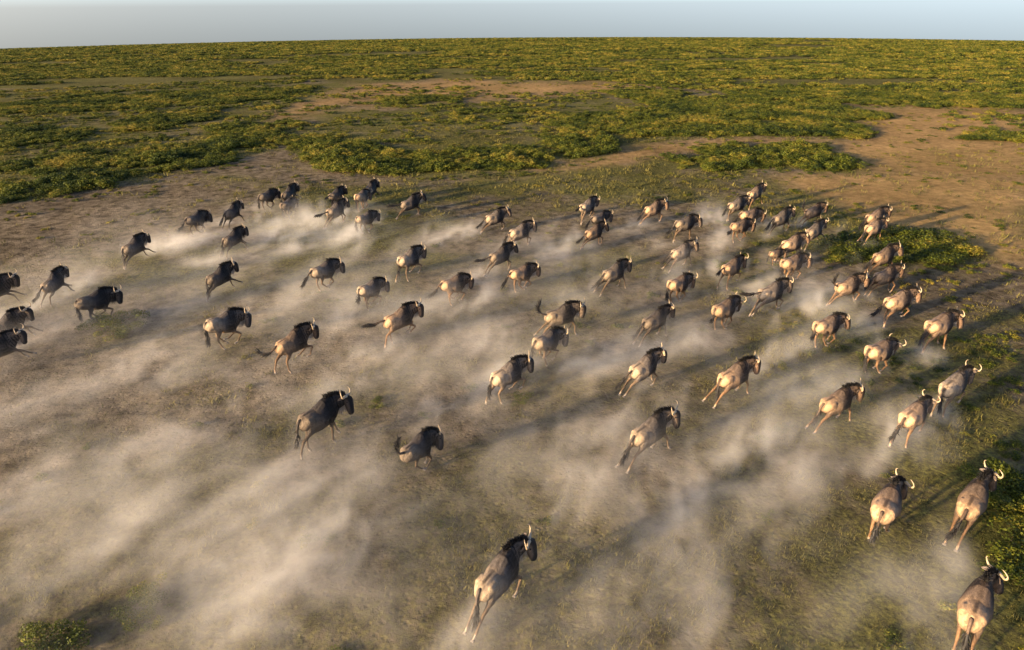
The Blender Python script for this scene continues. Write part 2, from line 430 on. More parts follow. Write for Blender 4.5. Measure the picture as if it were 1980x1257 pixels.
fx, fy, fs = [], [], []
for r0, r1, de, s0, s1 in ((66, 124, 1.2, .4, 1.1), (124, 218, .7, .55, 1.35), (218, 380, .28, .8, 1.9), (380, 700, .12, 1.0, 2.3)):
    x, y = scatter_sector(r0, r1, de)
    px, py, dep = project(x, y, gz(x, y))
    wv = (fbm(x * .06, y * .06, 4.0, 3) - .5)
    cl = fbm(x * .065, y * .065, 31.0, 4)
    row = fbm(x * .018, y * .11, 61.0, 3); k = (py + wv * 22 < far_y(px)) & (cl * .5 + row * .5 > .415)
    fx.append(x[k]); fy.append(y[k]); fs.append(rng.uniform(s0, s1, k.sum()))
# loose shrubs between thickets in the middle distance
x, y = scatter_sector(54, 150, .30); px, py, dep = project(x, y, gz(x, y)); cl = fbm(x * .12, y * .12, 51.0, 4)
k = (py < 300) & (cl > np.where(inpoly(px, py, MEAD2) | inpoly(px, py, MEAD), .46, .55))
fx.append(x[k]); fy.append(y[k]); fs.append(rng.uniform(.5, 1.0, k.sum()))
# low herbs: a thin green growth that feathers the edges of the thickets and fills the ground between them
x, y = scatter_sector(9, 30, 4.0, True); xb, yb = scatter_sector(30, 150, 2.6); x = np.concatenate([x, xb]); y = np.concatenate([y, yb]); px, py, dep = project(x, y, gz(x, y))
wv = (fbm(x * .2, y * .2, 14.0, 3) - .5); wu = (fbm(x * .2, y * .2, 19.0, 3) - .5)
prob = np.zeros(len(x))
for k_, (P, d) in PATCH.items():
    P = np.array(P, float); cpt = P.mean(0); P2 = cpt + (P - cpt) * np.array([1.06, 1.55]); prob = np.maximum(prob, inpoly(px + wu * 60, py + wv * 24, P2.tolist()) * .8)
prob = np.maximum(prob, inpoly(px + wu * 80, py + wv * 20, MEAD) * .42); prob = np.maximum(prob, inpoly(px + wu * 80, py + wv * 20, MEAD2) * .48)
prob = np.maximum(prob, (py > 330) * (.06 + .26 * sstep(1150, 1750, px) * sstep(1000, 650, py)))
for P in BARE: prob = np.where(inpoly(px, py, P), np.maximum(prob * .35, .10), prob)
prob = np.where((py > 480) & (px < 1450), prob * .45, prob)
cl = fbm(x * .55, y * .55, 71.0, 3)
k = rng.random(len(x)) < prob * sstep(.42, .62, cl) * 2.0
fx.append(x[k]); fy.append(y[k]); fs.append(rng.uniform(.14, .42, k.sum()))
fx, fy, fs = map(np.concatenate, (fx, fy, fs))
far_keep = []
for i, me in enumerate(FARM):      # one real shrub of each far kind stands in the bush country and is copied by the scatter
    p = hit([180, 760, 1330, 1820][i], [120, 112, 118, 125][i])
    o = link('shrub', me); o.location = (p[0], p[1], p[2] - .03); o.scale = (1.6,) * 3
    tag(o, 'far olive shrub in the dense bush country, %s of the four set apart' % ('leftmost', 'second from left', 'second from right', 'rightmost')[i], 'shrub', 'far shrubs of the bush country'); far_keep.append(o)
pts = np.stack([fx, fy, gz(fx, fy) - .04], -1)
point_cloud_instances('bush_country', pts, fs, rng.uniform(0, 6.28, len(fx)), rng.integers(0, 4, len(fx)), far_keep, M_leaf)

# grass tufts and low herbs, one mesh
def build_grass():
    X, Y, S, TN = [], [], [], []
    for r0, r1, de, s0, s1 in ((8, 22, 95, .025, .075), (22, 42, 42, .04, .10), (42, 80, 9.0, .08, .2)):
        x, y = scatter_sector(r0, r1, de, r0 < 20)
        g = fbm(x * .10, y * .10, 2.0, 5) * .65 + fbm(x * .5, y * .5, 7.0, 4) * .35
        g3 = fbm(x * 1.3, y * 1.3, 3.0, 3)
        px, py, dep = project(x, y, gz(x, y))
        bare = np.zeros(len(x), bool)
        for P in BARE: bare |= inpoly(px, py, P)
        pr = sstep(.38, .60, g) * .75 + .10
        pr = pr * (.12 + 1.7 * sstep(.42, .66, g3)) * np.where(bare, .25, 1)
        pr = pr * np.where((px > 1480) & (py < 900), 1.3, 1) * np.where((py > 480) & (px < 1450), .55, 1)
        k = rng.random(len(x)) < pr
        X.append(x[k]); Y.append(y[k]); S.append(rng.uniform(s0, s1, k.sum()) * (.7 + .8 * g3[k])); TN.append(rng.random(k.sum()) * .6 + .5 * g3[k])
    X, Y, S, TN = map(np.concatenate, (X, Y, S, TN))
    n = len(X); B = 6
    a = rng.uniform(0, 6.28, (n, B)); lean = rng.uniform(.3, 1.6, (n, B)); h = S[:, None] * rng.uniform(.5, 1.1, (n, B)); wd = S[:, None] * rng.uniform(.08, .2, (n, B))
    ox = S[:, None] * rng.normal(0, .8, (n, B)); oy = S[:, None] * rng.normal(0, .8, (n, B))
    bx = X[:, None] + ox; by = Y[:, None] + oy; bz = np.broadcast_to((gz(X, Y) - .03)[:, None], bx.shape)
    tx = bx + np.cos(a) * lean * h; ty = by + np.sin(a) * lean * h; tz = bz + h + .03
    sx, sy = -np.sin(a) * wd, np.cos(a) * wd
    V = np.stack([np.stack([bx - sx, by - sy, bz], -1), np.stack([bx + sx, by + sy, bz], -1), np.stack([tx, ty, tz], -1)], 2).reshape(-1, 3)
    F = np.arange(len(V)).reshape(-1, 3)
    tone = np.repeat(np.clip(TN, 0, 1), B * 3)
    o = link('grass', mesh_np('grass', V, F, tone), M_grass); tag(o, kind='stuff')
    print('grass tufts', n)
build_grass()
print('shrubs', len(SH), 'far', len(fx))

# ------------------------------------------------------------------ wildebeest: a rest-pose body that is then posed joint by joint
def tube(bm, pts, seg=14):
    """pts: (x,y,z, half width across, half height) ; a closed loft"""
    n = len(pts); P = [Vector(p[:3]) for p in pts]; rings = []
    for i in range(n):
        d = (P[min(i + 1, n - 1)] - P[max(i - 1, 0)]).normalized()
        side = Vector((0, 1, 0)); side = (side - d * side.dot(d)).normalized(); up = d.cross(side).normalized()
        rings.append([bm.verts.new(P[i] + side * math.cos(2 * math.pi * k / seg) * pts[i][3] + up * math.sin(2 * math.pi * k / seg) * pts[i][4]) for k in range(seg)])
    for i in range(n - 1):
        for k in range(seg):
            bm.faces.new((rings[i][k], rings[i][(k + 1) % seg], rings[i + 1][(k + 1) % seg], rings[i + 1][k]))
    bm.faces.new(rings[0][::-1]); bm.faces.new(rings[-1])

SHIFT = .18                      # the barrel is drawn long and then shortened between the ribs and the hips
def fx(x): return x + SHIFT * sstep(.15, -.45, np.asarray(x, float))
HX = -.075                       # the head sits close to the shoulders
FRONT = [(.36, .10, 1.10, .10, .13), (.40, .145, .97, .105, .13), (.39, .15, .85, .085, .11), (.34, .145, .72, .062, .085), (.345, .135, .62, .05, .062), (.36, .13, .48, .04, .044),
         (.365, .13, .41, .043, .046), (.365, .13, .36, .034, .036), (.367, .13, .22, .029, .030), (.37, .13, .13, .036, .036), (.40, .13, .075, .032, .032), (.425, .13, .04, .036, .036)]
HIND = [(-.50, .09, 1.08, .11, .16), (-.50, .135, .96, .12, .19), (-.46, .15, .83, .105, .17), (-.44, .15, .71, .075, .125), (-.51, .14, .60, .052, .075), (-.60, .13, .51, .042, .05),
        (-.63, .13, .46, .04, .05), (-.625, .13, .39, .033, .037), (-.612, .13, .25, .029, .032), (-.60, .13, .13, .037, .037), (-.565, .13, .075, .033, .033), (-.54, .13, .04, .037, .037)]

def build_rest():
    bm = bmesh.new()
    tube(bm, [(float(fx(x)), 0, z, a, b) for x, z, a, b in ((-.80, 1.06, .04, .05), (-.77, 1.04, .14, .15), (-.68, 1.0, .22, .22), (-.52, .97, .255, .265), (-.3, .94, .285, .295), (-.06, .93, .325, .335), (.14, .955, .30, .365),
              (.30, 1.01, .265, .40), (.44, 1.06, .215, .385), (.56, 1.075, .16, .305), (.66, 1.09, .10, .21), (.71, 1.10, .03, .08))], 20)
    tube(bm, [(x, 0, z, a, b) for x, z, a, b in ((.40, 1.10, .14, .27), (.57, 1.14, .14, .275), (.70, 1.17, .12, .245), (.81, 1.205, .10, .20), (.88, 1.225, .08, .13))])
    tube(bm, [(x + HX, 0, z, a, b) for x, z, a, b in ((.90, 1.30, .05, .06), (.955, 1.265, .10, .12), (1.03, 1.19, .115, .16), (1.09, 1.11, .095, .145), (1.145, 1.02, .08, .125), (1.195, .94, .09, .105), (1.225, .895, .085, .08), (1.24, .87, .045, .04))])
    for s in (1, -1):
        for leg, dx in ((FRONT, 0), (HIND, SHIFT)): tube(bm, [(x + dx, s * y, z, a, b) for x, y, z, a, b in leg], 10)
        # hip bone and shoulder blade masses
        tube(bm, [(q[0] + SHIFT, s * q[1], *q[2:]) for q in ((-.70, .14, 1.00, .06, .08), (-.60, .17, 1.03, .10, .15), (-.46, .18, 1.04, .09, .15), (-.34, .17, 1.02, .05, .08))], 10)
    me = bpy.data.meshes.new('wildebeest_rest'); bm.to_mesh(me); bm.free()
    o = bpy.data.objects.new('rest', me); COL.objects.link(o)
    r = o.modifiers.new('r', 'REMESH'); r.mode = 'VOXEL'; r.voxel_size = .017
    s_ = o.modifiers.new('s', 'SMOOTH'); s_.factor = .5; s_.iterations = 4
    d = o.modifiers.new('d', 'DECIMATE'); d.ratio = .33
    dg = bpy.context.evaluated_depsgraph_get()
    ev = bpy.data.meshes.new_from_object(o.evaluated_get(dg))
    bpy.data.objects.remove(o); bpy.data.meshes.remove(me)
    ev.calc_loop_triangles()
    V = np.zeros(len(ev.vertices) * 3, np.float32); ev.vertices.foreach_get('co', V)
    F = np.zeros(len(ev.loop_triangles) * 3, np.int32); ev.loop_triangles.foreach_get('vertices', F)
    bpy.data.meshes.remove(ev)
    return V.reshape(-1, 3), F.reshape(-1, 3)
RV, RF = build_rest()
print('rest mesh', len(RV), len(RF))

# bones: name, parent, pivot, end, radius
LEGJ = {'f': [(.40, .93), (.335, .70), (.365, .41), (.37, .13), (.425, .02)], 'h': [(x + SHIFT, z) for x, z in ((-.50, .97), (-.42, .70), (-.63, .47), (-.60, .13), (-.54, .02))]}
BONES = [('pelvis', None, (-.15, 0, .98), (-.54, 0, 1.02), .26), ('mid', 'pelvis', (-.15, 0, .96), (.12, 0, .96), .29), ('chest', 'mid', (.12, 0, .98), (.46, 0, 1.05), .30),
         ('neck1', 'chest', (.53, 0, 1.13), (.68, 0, 1.17), .22), ('neck2', 'neck1', (.69, 0, 1.18), (.85, 0, 1.23), .17), ('head', 'neck2', (.93 + HX, 0, 1.25), (1.25 + HX, 0, .87), .11)]
for f in 'fh':
    for s, sn in ((1, 'l'), (-1, 'r')):
        J = LEGJ[f]; par = 'chest' if f == 'f' else 'pelvis'; rad = (.13, .065, .042, .04) if f == 'f' else (.17, .07, .042, .04)
        for k in range(4):
            yy = .13 * s
            BONES.append((f + sn + str(k), par, (J[k][0], yy, J[k][1]), (J[k + 1][0], yy, J[k + 1][1]), rad[k])); par = f + sn + str(k)
BI = {b[0]: i for i, b in enumerate(BONES)}

def weights(V, allowed=None, pw=5.0):
    W = np.zeros((len(V), len(BONES)), np.float32)
    for i, (n, p, a, b, r) in enumerate(BONES):
        if allowed and n not in allowed: continue
        a, b = np.array(a), np.array(b); ab = b - a
        t = np.clip((V - a) @ ab / (ab @ ab), 0, 1)
        d = np.linalg.norm(V - (a + t[:, None] * ab), axis=1) / r
        wv = 1.0 / (d ** pw + .02)
        if len(n) == 3:
            wv = wv * (sstep(-.03, .05, V[:, 1] * (1 if n[1] == 'l' else -1)))
            if n[2] == '0': wv = wv * sstep(1.22, .95, V[:, 2])
        elif n in ('pelvis', 'mid', 'chest'): wv = wv * sstep(.48, .66, V[:, 2])
        W[:, i] = wv
    return W / W.sum(1, keepdims=True)
RW = weights(RV)

def coat_colours(V):
    x, y, z = V.T; x = x - SHIFT * sstep(.19, -.30, x)
    n = fbm(x * 5 + 3, y * 5, z * 5, 3); n2 = vnoise(x * 16, y * 16 + 4, z * 6)
    def c(*v): return np.array(v, np.float32)
    col = np.tile(c(.074, .062, .055), (len(V), 1)).astype(np.float32)
    def mixc(m, cc): 
        nonlocal col
        m = np.clip(m, 0, 1)[:, None]; col = col * (1 - m) + c(*cc) * m
    mixc(sstep(-.05, -.62, x + .4 * (n - .5)) * sstep(.70, 1.0, z) * .95, (.30, .225, .15))             # paler hindquarters
    mixc(sstep(-.12, .34, x + .45 * (n - .5) + .12 * (1.05 - z)) * sstep(.55, .8, z) * .95, (.020, .016, .014))   # dark shoulders
    stripe = (np.sin((x + .06 * (n - .5) + .10 * (z - 1)) * 62) > .05) * sstep(.02, .2, x) * sstep(1.0, .8, x) * sstep(.6, .8, z)
    mixc(stripe * .9, (.007, .006, .0055))
    mixc(sstep(1.22, 1.30, z - .12 * x) * sstep(.05, .025, np.abs(y)) * sstep(.9, .5, x) * .8, (.030, .024, .021))   # ridge line
    mixc(sstep(.36, .52, x) * (1 - stripe) * .85, (.105, .083, .066))
    leg = (z < .72) & (x < .75)
    mixc(sstep(.80, .55, z) * (x < .75) * .9, (.135, .088, .05))                    # tan legs
    mixc(sstep(.16, .09, z) * .6, (.40, .33, .25))
    hd = sstep(.82, .89, x)
    mixc(hd * .9, (.105, .075, .055))                                                # brown cheeks
    face = hd * sstep(-.02, .04, (x - .93 - HX) * .765 + (z - 1.25) * .645 - .055)
    mixc(face * .95, (.018, .015, .014))
    mixc(sstep(1.075, 1.125, x) * .9, (.018, .016, .015))
    mixc(sstep(-.60, -.72, x) * sstep(.10, .06, np.abs(y)) * sstep(.02, .05, np.abs(y)) * (z > .75) * .75, (.06, .045, .035))   # dark cleft under the tail
    return np.clip(col * (.68 + .64 * n2[:, None]), 0, 1)
RC = coat_colours(RV)

def coat_mat(name, mul, tint):
    m, t, p = mat(name); N = t.nodes; L = t.links
    at = N.new('ShaderNodeAttribute'); at.attribute_name = 'coat'
    tc = N.new('ShaderNodeTexCoord'); no = N.new('ShaderNodeTexNoise'); no.inputs['Scale'].default_value = 26; no.inputs['Detail'].default_value = 4
    L.new(tc.outputs['Object'], no.inputs['Vector'])
    mr = N.new('ShaderNodeMapRange'); mr.inputs[3].default_value = .7 * mul; mr.inputs[4].default_value = 1.3 * mul; L.new(no.outputs['Fac'], mr.inputs[0])
    mx = N.new('ShaderNodeMix'); mx.data_type = 'RGBA'; mx.blend_type = 'MULTIPLY'; mx.inputs[0].default_value = 1
    L.new(at.outputs['Color'], mx.inputs[6]); mx.inputs[7].default_value = (*tint, 1)
    ob_ = N.new('ShaderNodeObjectInfo'); v2 = N.new('ShaderNodeMapRange'); v2.inputs[3].default_value = .72; v2.inputs[4].default_value = 1.22; L.new(ob_.outputs['Random'], v2.inputs[0])
    v3 = N.new('ShaderNodeVectorMath'); v3.operation = 'SCALE'; L.new(mx.outputs[2], v3.inputs[0]); L.new(v2.outputs[0], v3.inputs['Scale'])
    vm = N.new('ShaderNodeVectorMath'); vm.operation = 'SCALE'; L.new(v3.outputs[0], vm.inputs[0]); L.new(mr.outputs[0], vm.inputs['Scale'])
    L.new(vm.outputs[0], p.inputs['Base Color'])
    p.inputs['Roughness'].default_value = .6; p.inputs['Specular IOR Level'].default_value = .14
    mp = N.new('ShaderNodeMapping'); mp.inputs['Scale'].default_value = (6, 14, 14); L.new(tc.outputs['Object'], mp.inputs['Vector'])
    n2 = N.new('ShaderNodeTexNoise'); n2.inputs['Scale'].default_value = 1; n2.inputs['Detail'].default_value = 5; n2.inputs['Roughness'].default_value = .65; L.new(mp.outputs[0], n2.inputs['Vector'])
    bp = N.new('ShaderNodeBump'); bp.inputs['Strength'].default_value = .8; bp.inputs['Distance'].default_value = .045
    L.new(n2.outputs['Fac'], bp.inputs['Height']); L.new(bp.outputs[0], p.inputs['Normal'])
    return m
COATS = {'slate': coat_mat('slate_coat', .55, (.95, .97, 1.04)), 'grey': coat_mat('grey_coat', .95, (1, 1, 1)), 'brown': coat_mat('brown_coat', 1.0, (1.1, .95, .82)), 'tan': coat_mat('tan_coat', 1.2, (1.1, .95, .82))}
def plain(name, c, rough=.6):
    m, t, p = mat(name); N = t.nodes; L = t.links
    no = N.new('ShaderNodeTexNoise'); no.inputs['Scale'].default_value = 18
    tc = N.new('ShaderNodeTexCoord'); L.new(tc.outputs['Object'], no.inputs['Vector'])
    cr = N.new('ShaderNodeValToRGB'); cr.color_ramp.elements[0].color = (*[v * .65 for v in c], 1); cr.color_ramp.elements[1].color = (*[min(1, v * 1.3) for v in c], 1)
    L.new(no.outputs['Fac'], cr.inputs[0]); L.new(cr.outputs[0], p.inputs['Base Color']); p.inputs['Roughness'].default_value = rough
    return m
M_horn = plain('horn', (.32, .245, .155), .5); M_hair = plain('black_hair', (.012, .010, .009), .75); M_beard = plain('pale_beard_hair', (.38, .31, .24), .8)
M_hoof = plain('hoof', (.12, .10, .085), .5); M_ear = plain('ear', (.10, .075, .06), .7); M_eye = plain('eye', (.01, .008, .006), .1)

def np_from_bm(bm):
    bmesh.ops.triangulate(bm, faces=bm.faces[:]); bm.verts.index_update()
    V = np.array([v.co[:] for v in bm.verts]); F = np.array([[v.index for v in f.verts] for f in bm.faces]); bm.free(); return V, F

def tube_free(bm, pts, seg=8):
    """pts: (x,y,z,r), round, any direction"""
    n = len(pts); P = [Vector(p[:3]) for p in pts]; rings = []; side = None
    for i in range(n):
        d = (P[min(i + 1, n - 1)] - P[max(i - 1, 0)]).normalized()
        if side is None: side = Vector((.3, .2, 1)).cross(d)
        side = (side - d * side.dot(d)).normalized(); up = d.cross(side)
        rings.append([bm.verts.new(P[i] + (side * math.cos(2 * math.pi * k / seg) + up * math.sin(2 * math.pi * k / seg)) * pts[i][3]) for k in range(seg)])
    for i in range(n - 1):
        for k in range(seg): bm.faces.new((rings[i][k], rings[i][(k + 1) % seg], rings[i + 1][(k + 1) % seg], rings[i + 1][k]))
    bm.faces.new(rings[0][::-1]); bm.faces.new(rings[-1])

def horn_mesh(s, k=1.0):
    b = Vector((.975 + HX, 0, 1.345)); bm = bmesh.new()
    path = [(.0, .02, -.02, .046), (-.005, .08, .005, .042), (-.01, .15, .0, .035), (-.01, .22, -.01, .029), (-.005, .275, .025, .025), (.0, .305, .08, .02), (-.005, .30, .145, .015), (-.02, .265, .20, .010), (-.03, .215, .235, .004)]
    # smooth the path
    pts = []
    for i in range(len(path) - 1):
        for t in (0, .5):
            p0 = np.array(path[max(i - 1, 0)]); p1 = np.array(path[i]); p2 = np.array(path[i + 1]); p3 = np.array(path[min(i + 2, len(path) - 1)])
            q = .5 * (2 * p1 + (p2 - p0) * t + (2 * p0 - 5 * p1 + 4 * p2 - p3) * t * t + (3 * p1 - p0 - 3 * p2 + p3) * t ** 3); pts.append(q)
    pts.append(np.array(path[-1]))
    ct, st = math.cos(math.radians(30)), math.sin(math.radians(30))          # horns sweep back over the lowered brow
    pts = [(p[0] * ct - p[2] * st, p[1], p[0] * st + p[2] * ct, p[3]) for p in pts]
    tube_free(bm, [(b.x + p[0] * k, s * p[1] * k, b.z + p[2] * k, p[3] * (.6 + .4 * k) * .92) for p in pts], 8)
    V, F = np_from_bm(bm); return mesh_np('horn', V, F, smooth=True)
def ear_mesh(s):
    bm = bmesh.new(); b = (.935 + HX, .085, 1.29)
    P = [(0, 0, 0, .02, .02), (-.025, .06, -.005, .045, .02), (-.05, .12, -.015, .05, .016), (-.075, .17, -.03, .03, .012), (-.085, .2, -.04, .006, .006)]
    rings = []
    for p in P: rings.append([bm.verts.new((b[0] + p[0] + math.cos(a) * p[4], s * (b[1] + p[1]), b[2] + p[2] + math.sin(a) * p[3])) for a in np.linspace(0, 2 * np.pi, 8, endpoint=False)])
    for i in range(len(P) - 1):
        for k in range(8): bm.faces.new((rings[i][k], rings[i][(k + 1) % 8], rings[i + 1][(k + 1) % 8], rings[i + 1][k]))
    bm.faces.new(rings[0][::-1]); bm.faces.new(rings[-1]); bmesh.ops.recalc_face_normals(bm, faces=bm.faces[:])
    V, F = np_from_bm(bm); return mesh_np('ear', V, F, smooth=True)
def eye_mesh(s):
    bm = bmesh.new(); bmesh.ops.create_icosphere(bm, subdivisions=1, radius=.022, matrix=Matrix.Translation((1.06 + HX, s * .098, 1.20)))
    V, F = np_from_bm(bm); return mesh_np('eye', V, F, smooth=True)
def hoof_mesh(j, s):
    bm = bmesh.new()
    for o in (-.02, .02):
        tube_free(bm, [(j[0] - .02, s * .13 + o, .055, .020), (j[0] - .005, s * .13 + o, .03, .027), (j[0] + .015, s * .13 + o * 1.05, .004, .030)], 7)
    V, F = np_from_bm(bm); return mesh_np('hoof', V, F)
HORN = {s: horn_mesh(s, 1.0) for s in (1, -1)}; HORNC = {s: horn_mesh(s, .38) for s in (1, -1)}
EAR = {s: ear_mesh(s) for s in (1, -1)}; EYE = {s: eye_mesh(s) for s in (1, -1)}
HOOF = {(f, s): hoof_mesh(LEGJ[f][4], s) for f in 'fh' for s in (1, -1)}

def blades(base, dirs, width, r):
    """tapered hair blades; base (n,3), dirs (n,3)"""
    n = len(base); side = np.cross(dirs, r.normal(size=(n, 3))); side /= np.linalg.norm(side, axis=1)[:, None] + 1e-9; side *= width
    droop = np.array([0, 0, -1]) * np.linalg.norm(dirs, axis=1)[:, None] * .12
    V = np.stack([base - side, base + side, base + dirs * .55 + side * .8, base + dirs * .55 - side * .8, base + dirs + droop], 1)
    F = []
    for i in range(n):
        k = i * 5; F += [(k, k + 1, k + 2), (k, k + 2, k + 3), (k + 3, k + 2, k + 4)]
    return V.reshape(-1, 3), np.array(F)
rr_ = np.random.default_rng(11)
n_ = 420; t_ = np.sort(rr_.random(n_)); mx_ = .30 + .60 * t_
mz_ = np.interp(mx_, [.30, .44, .58, .70, .82, .90], [1.39, 1.425, 1.41, 1.40, 1.39, 1.36]) - .025
MANE_V, MANE_F = blades(np.stack([mx_, rr_.normal(0, .018, n_), mz_], -1), np.stack([rr_.uniform(-.11, -.02, n_), rr_.normal(0, .06, n_), rr_.uniform(.06, .16, n_)], -1), .011, rr_)
n_ = 260; t_ = rr_.random(n_)
BEARD_V, BEARD_F = blades(np.stack([.58 + .52 * t_, rr_.normal(0, .022, n_), np.interp(t_, [0, .3, .6, .85, 1], [.90, 1.0, 1.06, 1.04, .97]) + .03], -1),
                          np.stack([rr_.uniform(-.10, .0, n_), rr_.normal(0, .03, n_), -rr_.uniform(.14, .30, n_) * (.6 + .6 * np.sin(t_ * 3.1))], -1), .011, rr_)
NK = ('chest', 'neck1', 'neck2', 'head')
MANE_W = weights(MANE_V, NK); BEARD_W = weights(BEARD_V, NK)

def rotm(axis, ang):
    return np.array(Matrix.Rotation(ang, 4, axis))
def about(p, Rm):
    T = np.eye(4); T[:3, 3] = p; Ti = np.eye(4); Ti[:3, 3] = -np.array(p); return T @ Rm @ Ti

# absolute leg angles in degrees (forward is positive): upper, lower, cannon, foot; then body pitch, arch, neck pitch
POSES = {
 'reach':  dict(f=((25, 62, 52, 62), (12, 48, 25, 40)), h=((-8, -58, -38, -28), (8, -50, -22, -5)), pitch=6, arch=-4, neck=8),
 'push':   dict(f=((5, 45, -25, -60), (15, 35, 8, 25)), h=((-22, -64, -46, -58), (-12, -56, -36, -40)), pitch=2, arch=-6, neck=2),
 'gather': dict(f=((-22, 28, -62, -100), (-12, 48, -35, -80)), h=((48, -12, 38, 52), (34, -28, 12, 25)), pitch=0, arch=10, neck=-2),
 'lift':   dict(f=((8, 58, -30, -70), (0, 40, -50, -85)), h=((26, -34, 6, 28), (0, -52, -22, -6)), pitch=5, arch=2, neck=4),
 'stand':  dict(f=((-24, 8, -2, 22), (2, 30, 12, 32)), h=((-8, -52, -26, -8), (22, -34, 2, 26)), pitch=-1, arch=0, neck=0),
 'buck':   dict(f=((10, 60, -20, -60), (-10, 30, -50, -85)), h=((62, 5, 62, 80), (46, -20, 40, 60)), pitch=6, arch=20, neck=-12),
}
TAILS = {  # successive direction angles in the body's own side plane (0 = straight back, 90 = up, -90 = down), sideways swing
 'down': ([-55, -80, -85, -80, -75], 0), 'trail': ([-30, -55, -50, -42, -38], .1), 'flat': ([-5, -12, -8, -2, 5], .25), 'up': ([20, 50, 80, 100, 105], .1), 'curl': ([-60, -75, -50, 0, 45], .35), 'swing': ([-40, -40, -10, 25, 50], .5), 'hang': ([-65, -88, -88, -88, -92], 0)}

def make_animal(spec, idx):
    pose, tail, coat = spec['pose'], spec['tail'], spec['coat']
    r = random.Random(1000 + idx); nr = np.random.default_rng(1000 + idx)
    P = POSES[pose]; mir = spec.get('mir', r.random() < .5)
    T = {}
    arch = math.radians(P['arch'] + r.uniform(-3, 3)); pitch = math.radians(P['pitch'] + r.uniform(-2, 2))
    root = about((-.25, 0, .98), rotm('Y', -pitch + arch * .5))       # +pitch lifts the chest
    T['pelvis'] = root
    T['mid'] = root @ about((-.2, 0, .98), rotm('Y', -arch * .0) )
    T['chest'] = T['mid'] @ about((.05, 0, 1.0), rotm('Y', arch * -.0 + arch * .3))
    yaw = math.radians(spec.get('yaw', -8) * 1.3 - 14 + r.uniform(-10, 10)); npit = math.radians(P['neck'] - 9 + spec.get('np', 0) + r.uniform(-6, 5))
    T['neck1'] = T['chest'] @ about((.53, 0, 1.13), rotm('Z', yaw * .35) @ rotm('Y', -npit * .6))
    T['neck2'] = T['neck1'] @ about((.69, 0, 1.18), rotm('Z', yaw * .35) @ rotm('Y', -npit * .4))
    T['head'] = T['neck2'] @ about((.94 + HX, 0, 1.26), rotm('Z', yaw * .5) @ rotm('X', math.radians(r.uniform(-8, 8) + spec.get('roll', 0))) @ rotm('Y', math.radians(r.uniform(6, 20) + P['neck'] * .8 + P['pitch'] + spec.get('hp', 0))))
    for f in 'fh':
        par0 = 'chest' if f == 'f' else 'pelvis'; base_ang = (-pitch + arch * .5) + (arch * .3 if f == 'f' else 0)
        for si, (s, sn) in enumerate(((1, 'l'), (-1, 'r'))):
            angs = spec.get(f, P[f])[si ^ int(mir)]
            cur = T[par0]; prev = base_ang; J = LEGJ[f]
            splay = math.radians(r.uniform(-3, 5)) * s
            for k in range(4):
                ra = math.atan2(J[k + 1][0] - J[k][0], J[k][1] - J[k + 1][1])
                ta = math.radians(angs[k] + r.uniform(-7, 7))
                delta = -(ta - ra)                       # rotation about +Y turns -Z towards -X
                M_ = rotm('Y', delta - prev)
                if k == 0: M_ = rotm('X', splay) @ M_
                cur = cur @ about((J[k][0], .13 * s, J[k][1]), M_); prev = delta
                T[f + sn + str(k)] = cur
    MT = np.stack([T[b[0]] for b in BONES])
    def deform(V, W):
        H = np.concatenate([V, np.ones((len(V), 1))], 1)
        out = np.zeros((len(V), 3))
        for i in range(len(BONES)):
            w_ = W[:, i]
            k_ = w_ > 1e-4
            if k_.any(): out[k_] += w_[k_, None] * (H[k_] @ MT[i][:3].T)
        tot = np.where(W > 1e-4, W, 0).sum(1, keepdims=True)
        return out / tot
    BV = deform(RV, RW)
    low = BV[:, 2].min() - .02
    lift = -low
    # lateral bend of the back
    nm = spec.get('name', 'wildebeest')
    e = bpy.data.objects.new(nm, None); COL.objects.link(e); e.empty_display_size = .5
    off = np.array([0, 0, lift])
    body = link('body', mesh_np('body', BV + off, RF, RC, smooth=True), COATS[coat], e)
    def rigid(name, me, bone, matl, par=e):
        o = link(name, me, matl, par); Mx = T[bone].copy(); Mx[2, 3] += lift; o.matrix_local = Matrix(Mx.tolist()); return o
    calf = nm.endswith('calf')
    for s in (1, -1):
        rigid('horn', (HORNC if calf else HORN)[s], 'head', M_horn); rigid('ear', EAR[s], 'head', M_ear); rigid('eye', EYE[s], 'head', M_eye, body)
        for f in 'fh': rigid('hoof', HOOF[(f, s)], f + ('l' if s > 0 else 'r') + '3', M_hoof)
    link('mane', mesh_np('mane', deform(MANE_V, MANE_W) + off, MANE_F), M_hair, e)
    if not calf: link('beard', mesh_np('beard', deform(BEARD_V, BEARD_W) + off, BEARD_F), M_beard if coat != 'slate' or idx % 2 else M_hair, e)
    # tail: dock tube then a tuft of hair
    angs, sw = TAILS[tail]; sw = sw * r.choice((-1, 1)) + r.uniform(-.12, .12)
    p = (T['pelvis'] @ np.array([-.765 + SHIFT, 0, 1.12, 1]))[:3] + off; seg = .15; pts = [p + np.array([.06, 0, -.01]), p]
    for k, a in enumerate(angs):
        a = math.radians(a + r.uniform(-9, 9)); d = np.array([-math.cos(a), sw * (k + 1) * .4, math.sin(a)]); d /= np.linalg.norm(d); p = p + d * seg; pts.append(p)
    bm = bmesh.new(); rad = [.045, .042, .036, .031, .027, .022, .014]
    tube_free(bm, [(*q, rad[i]) for i, q in enumerate(pts[:6])], 8); V, F = np_from_bm(bm)
    to = link('tail', mesh_np('tail', V, F, np.tile(np.array([[.07, .055, .045]]), (len(V), 1)), smooth=True), COATS[coat], e)
    Q = np.array(pts); nb = 170
    u = nr.random(nb) ** .8 * 3.2 + 2.3; base = np.stack([np.interp(u, np.arange(7), Q[:, i]) for i in range(3)], -1)
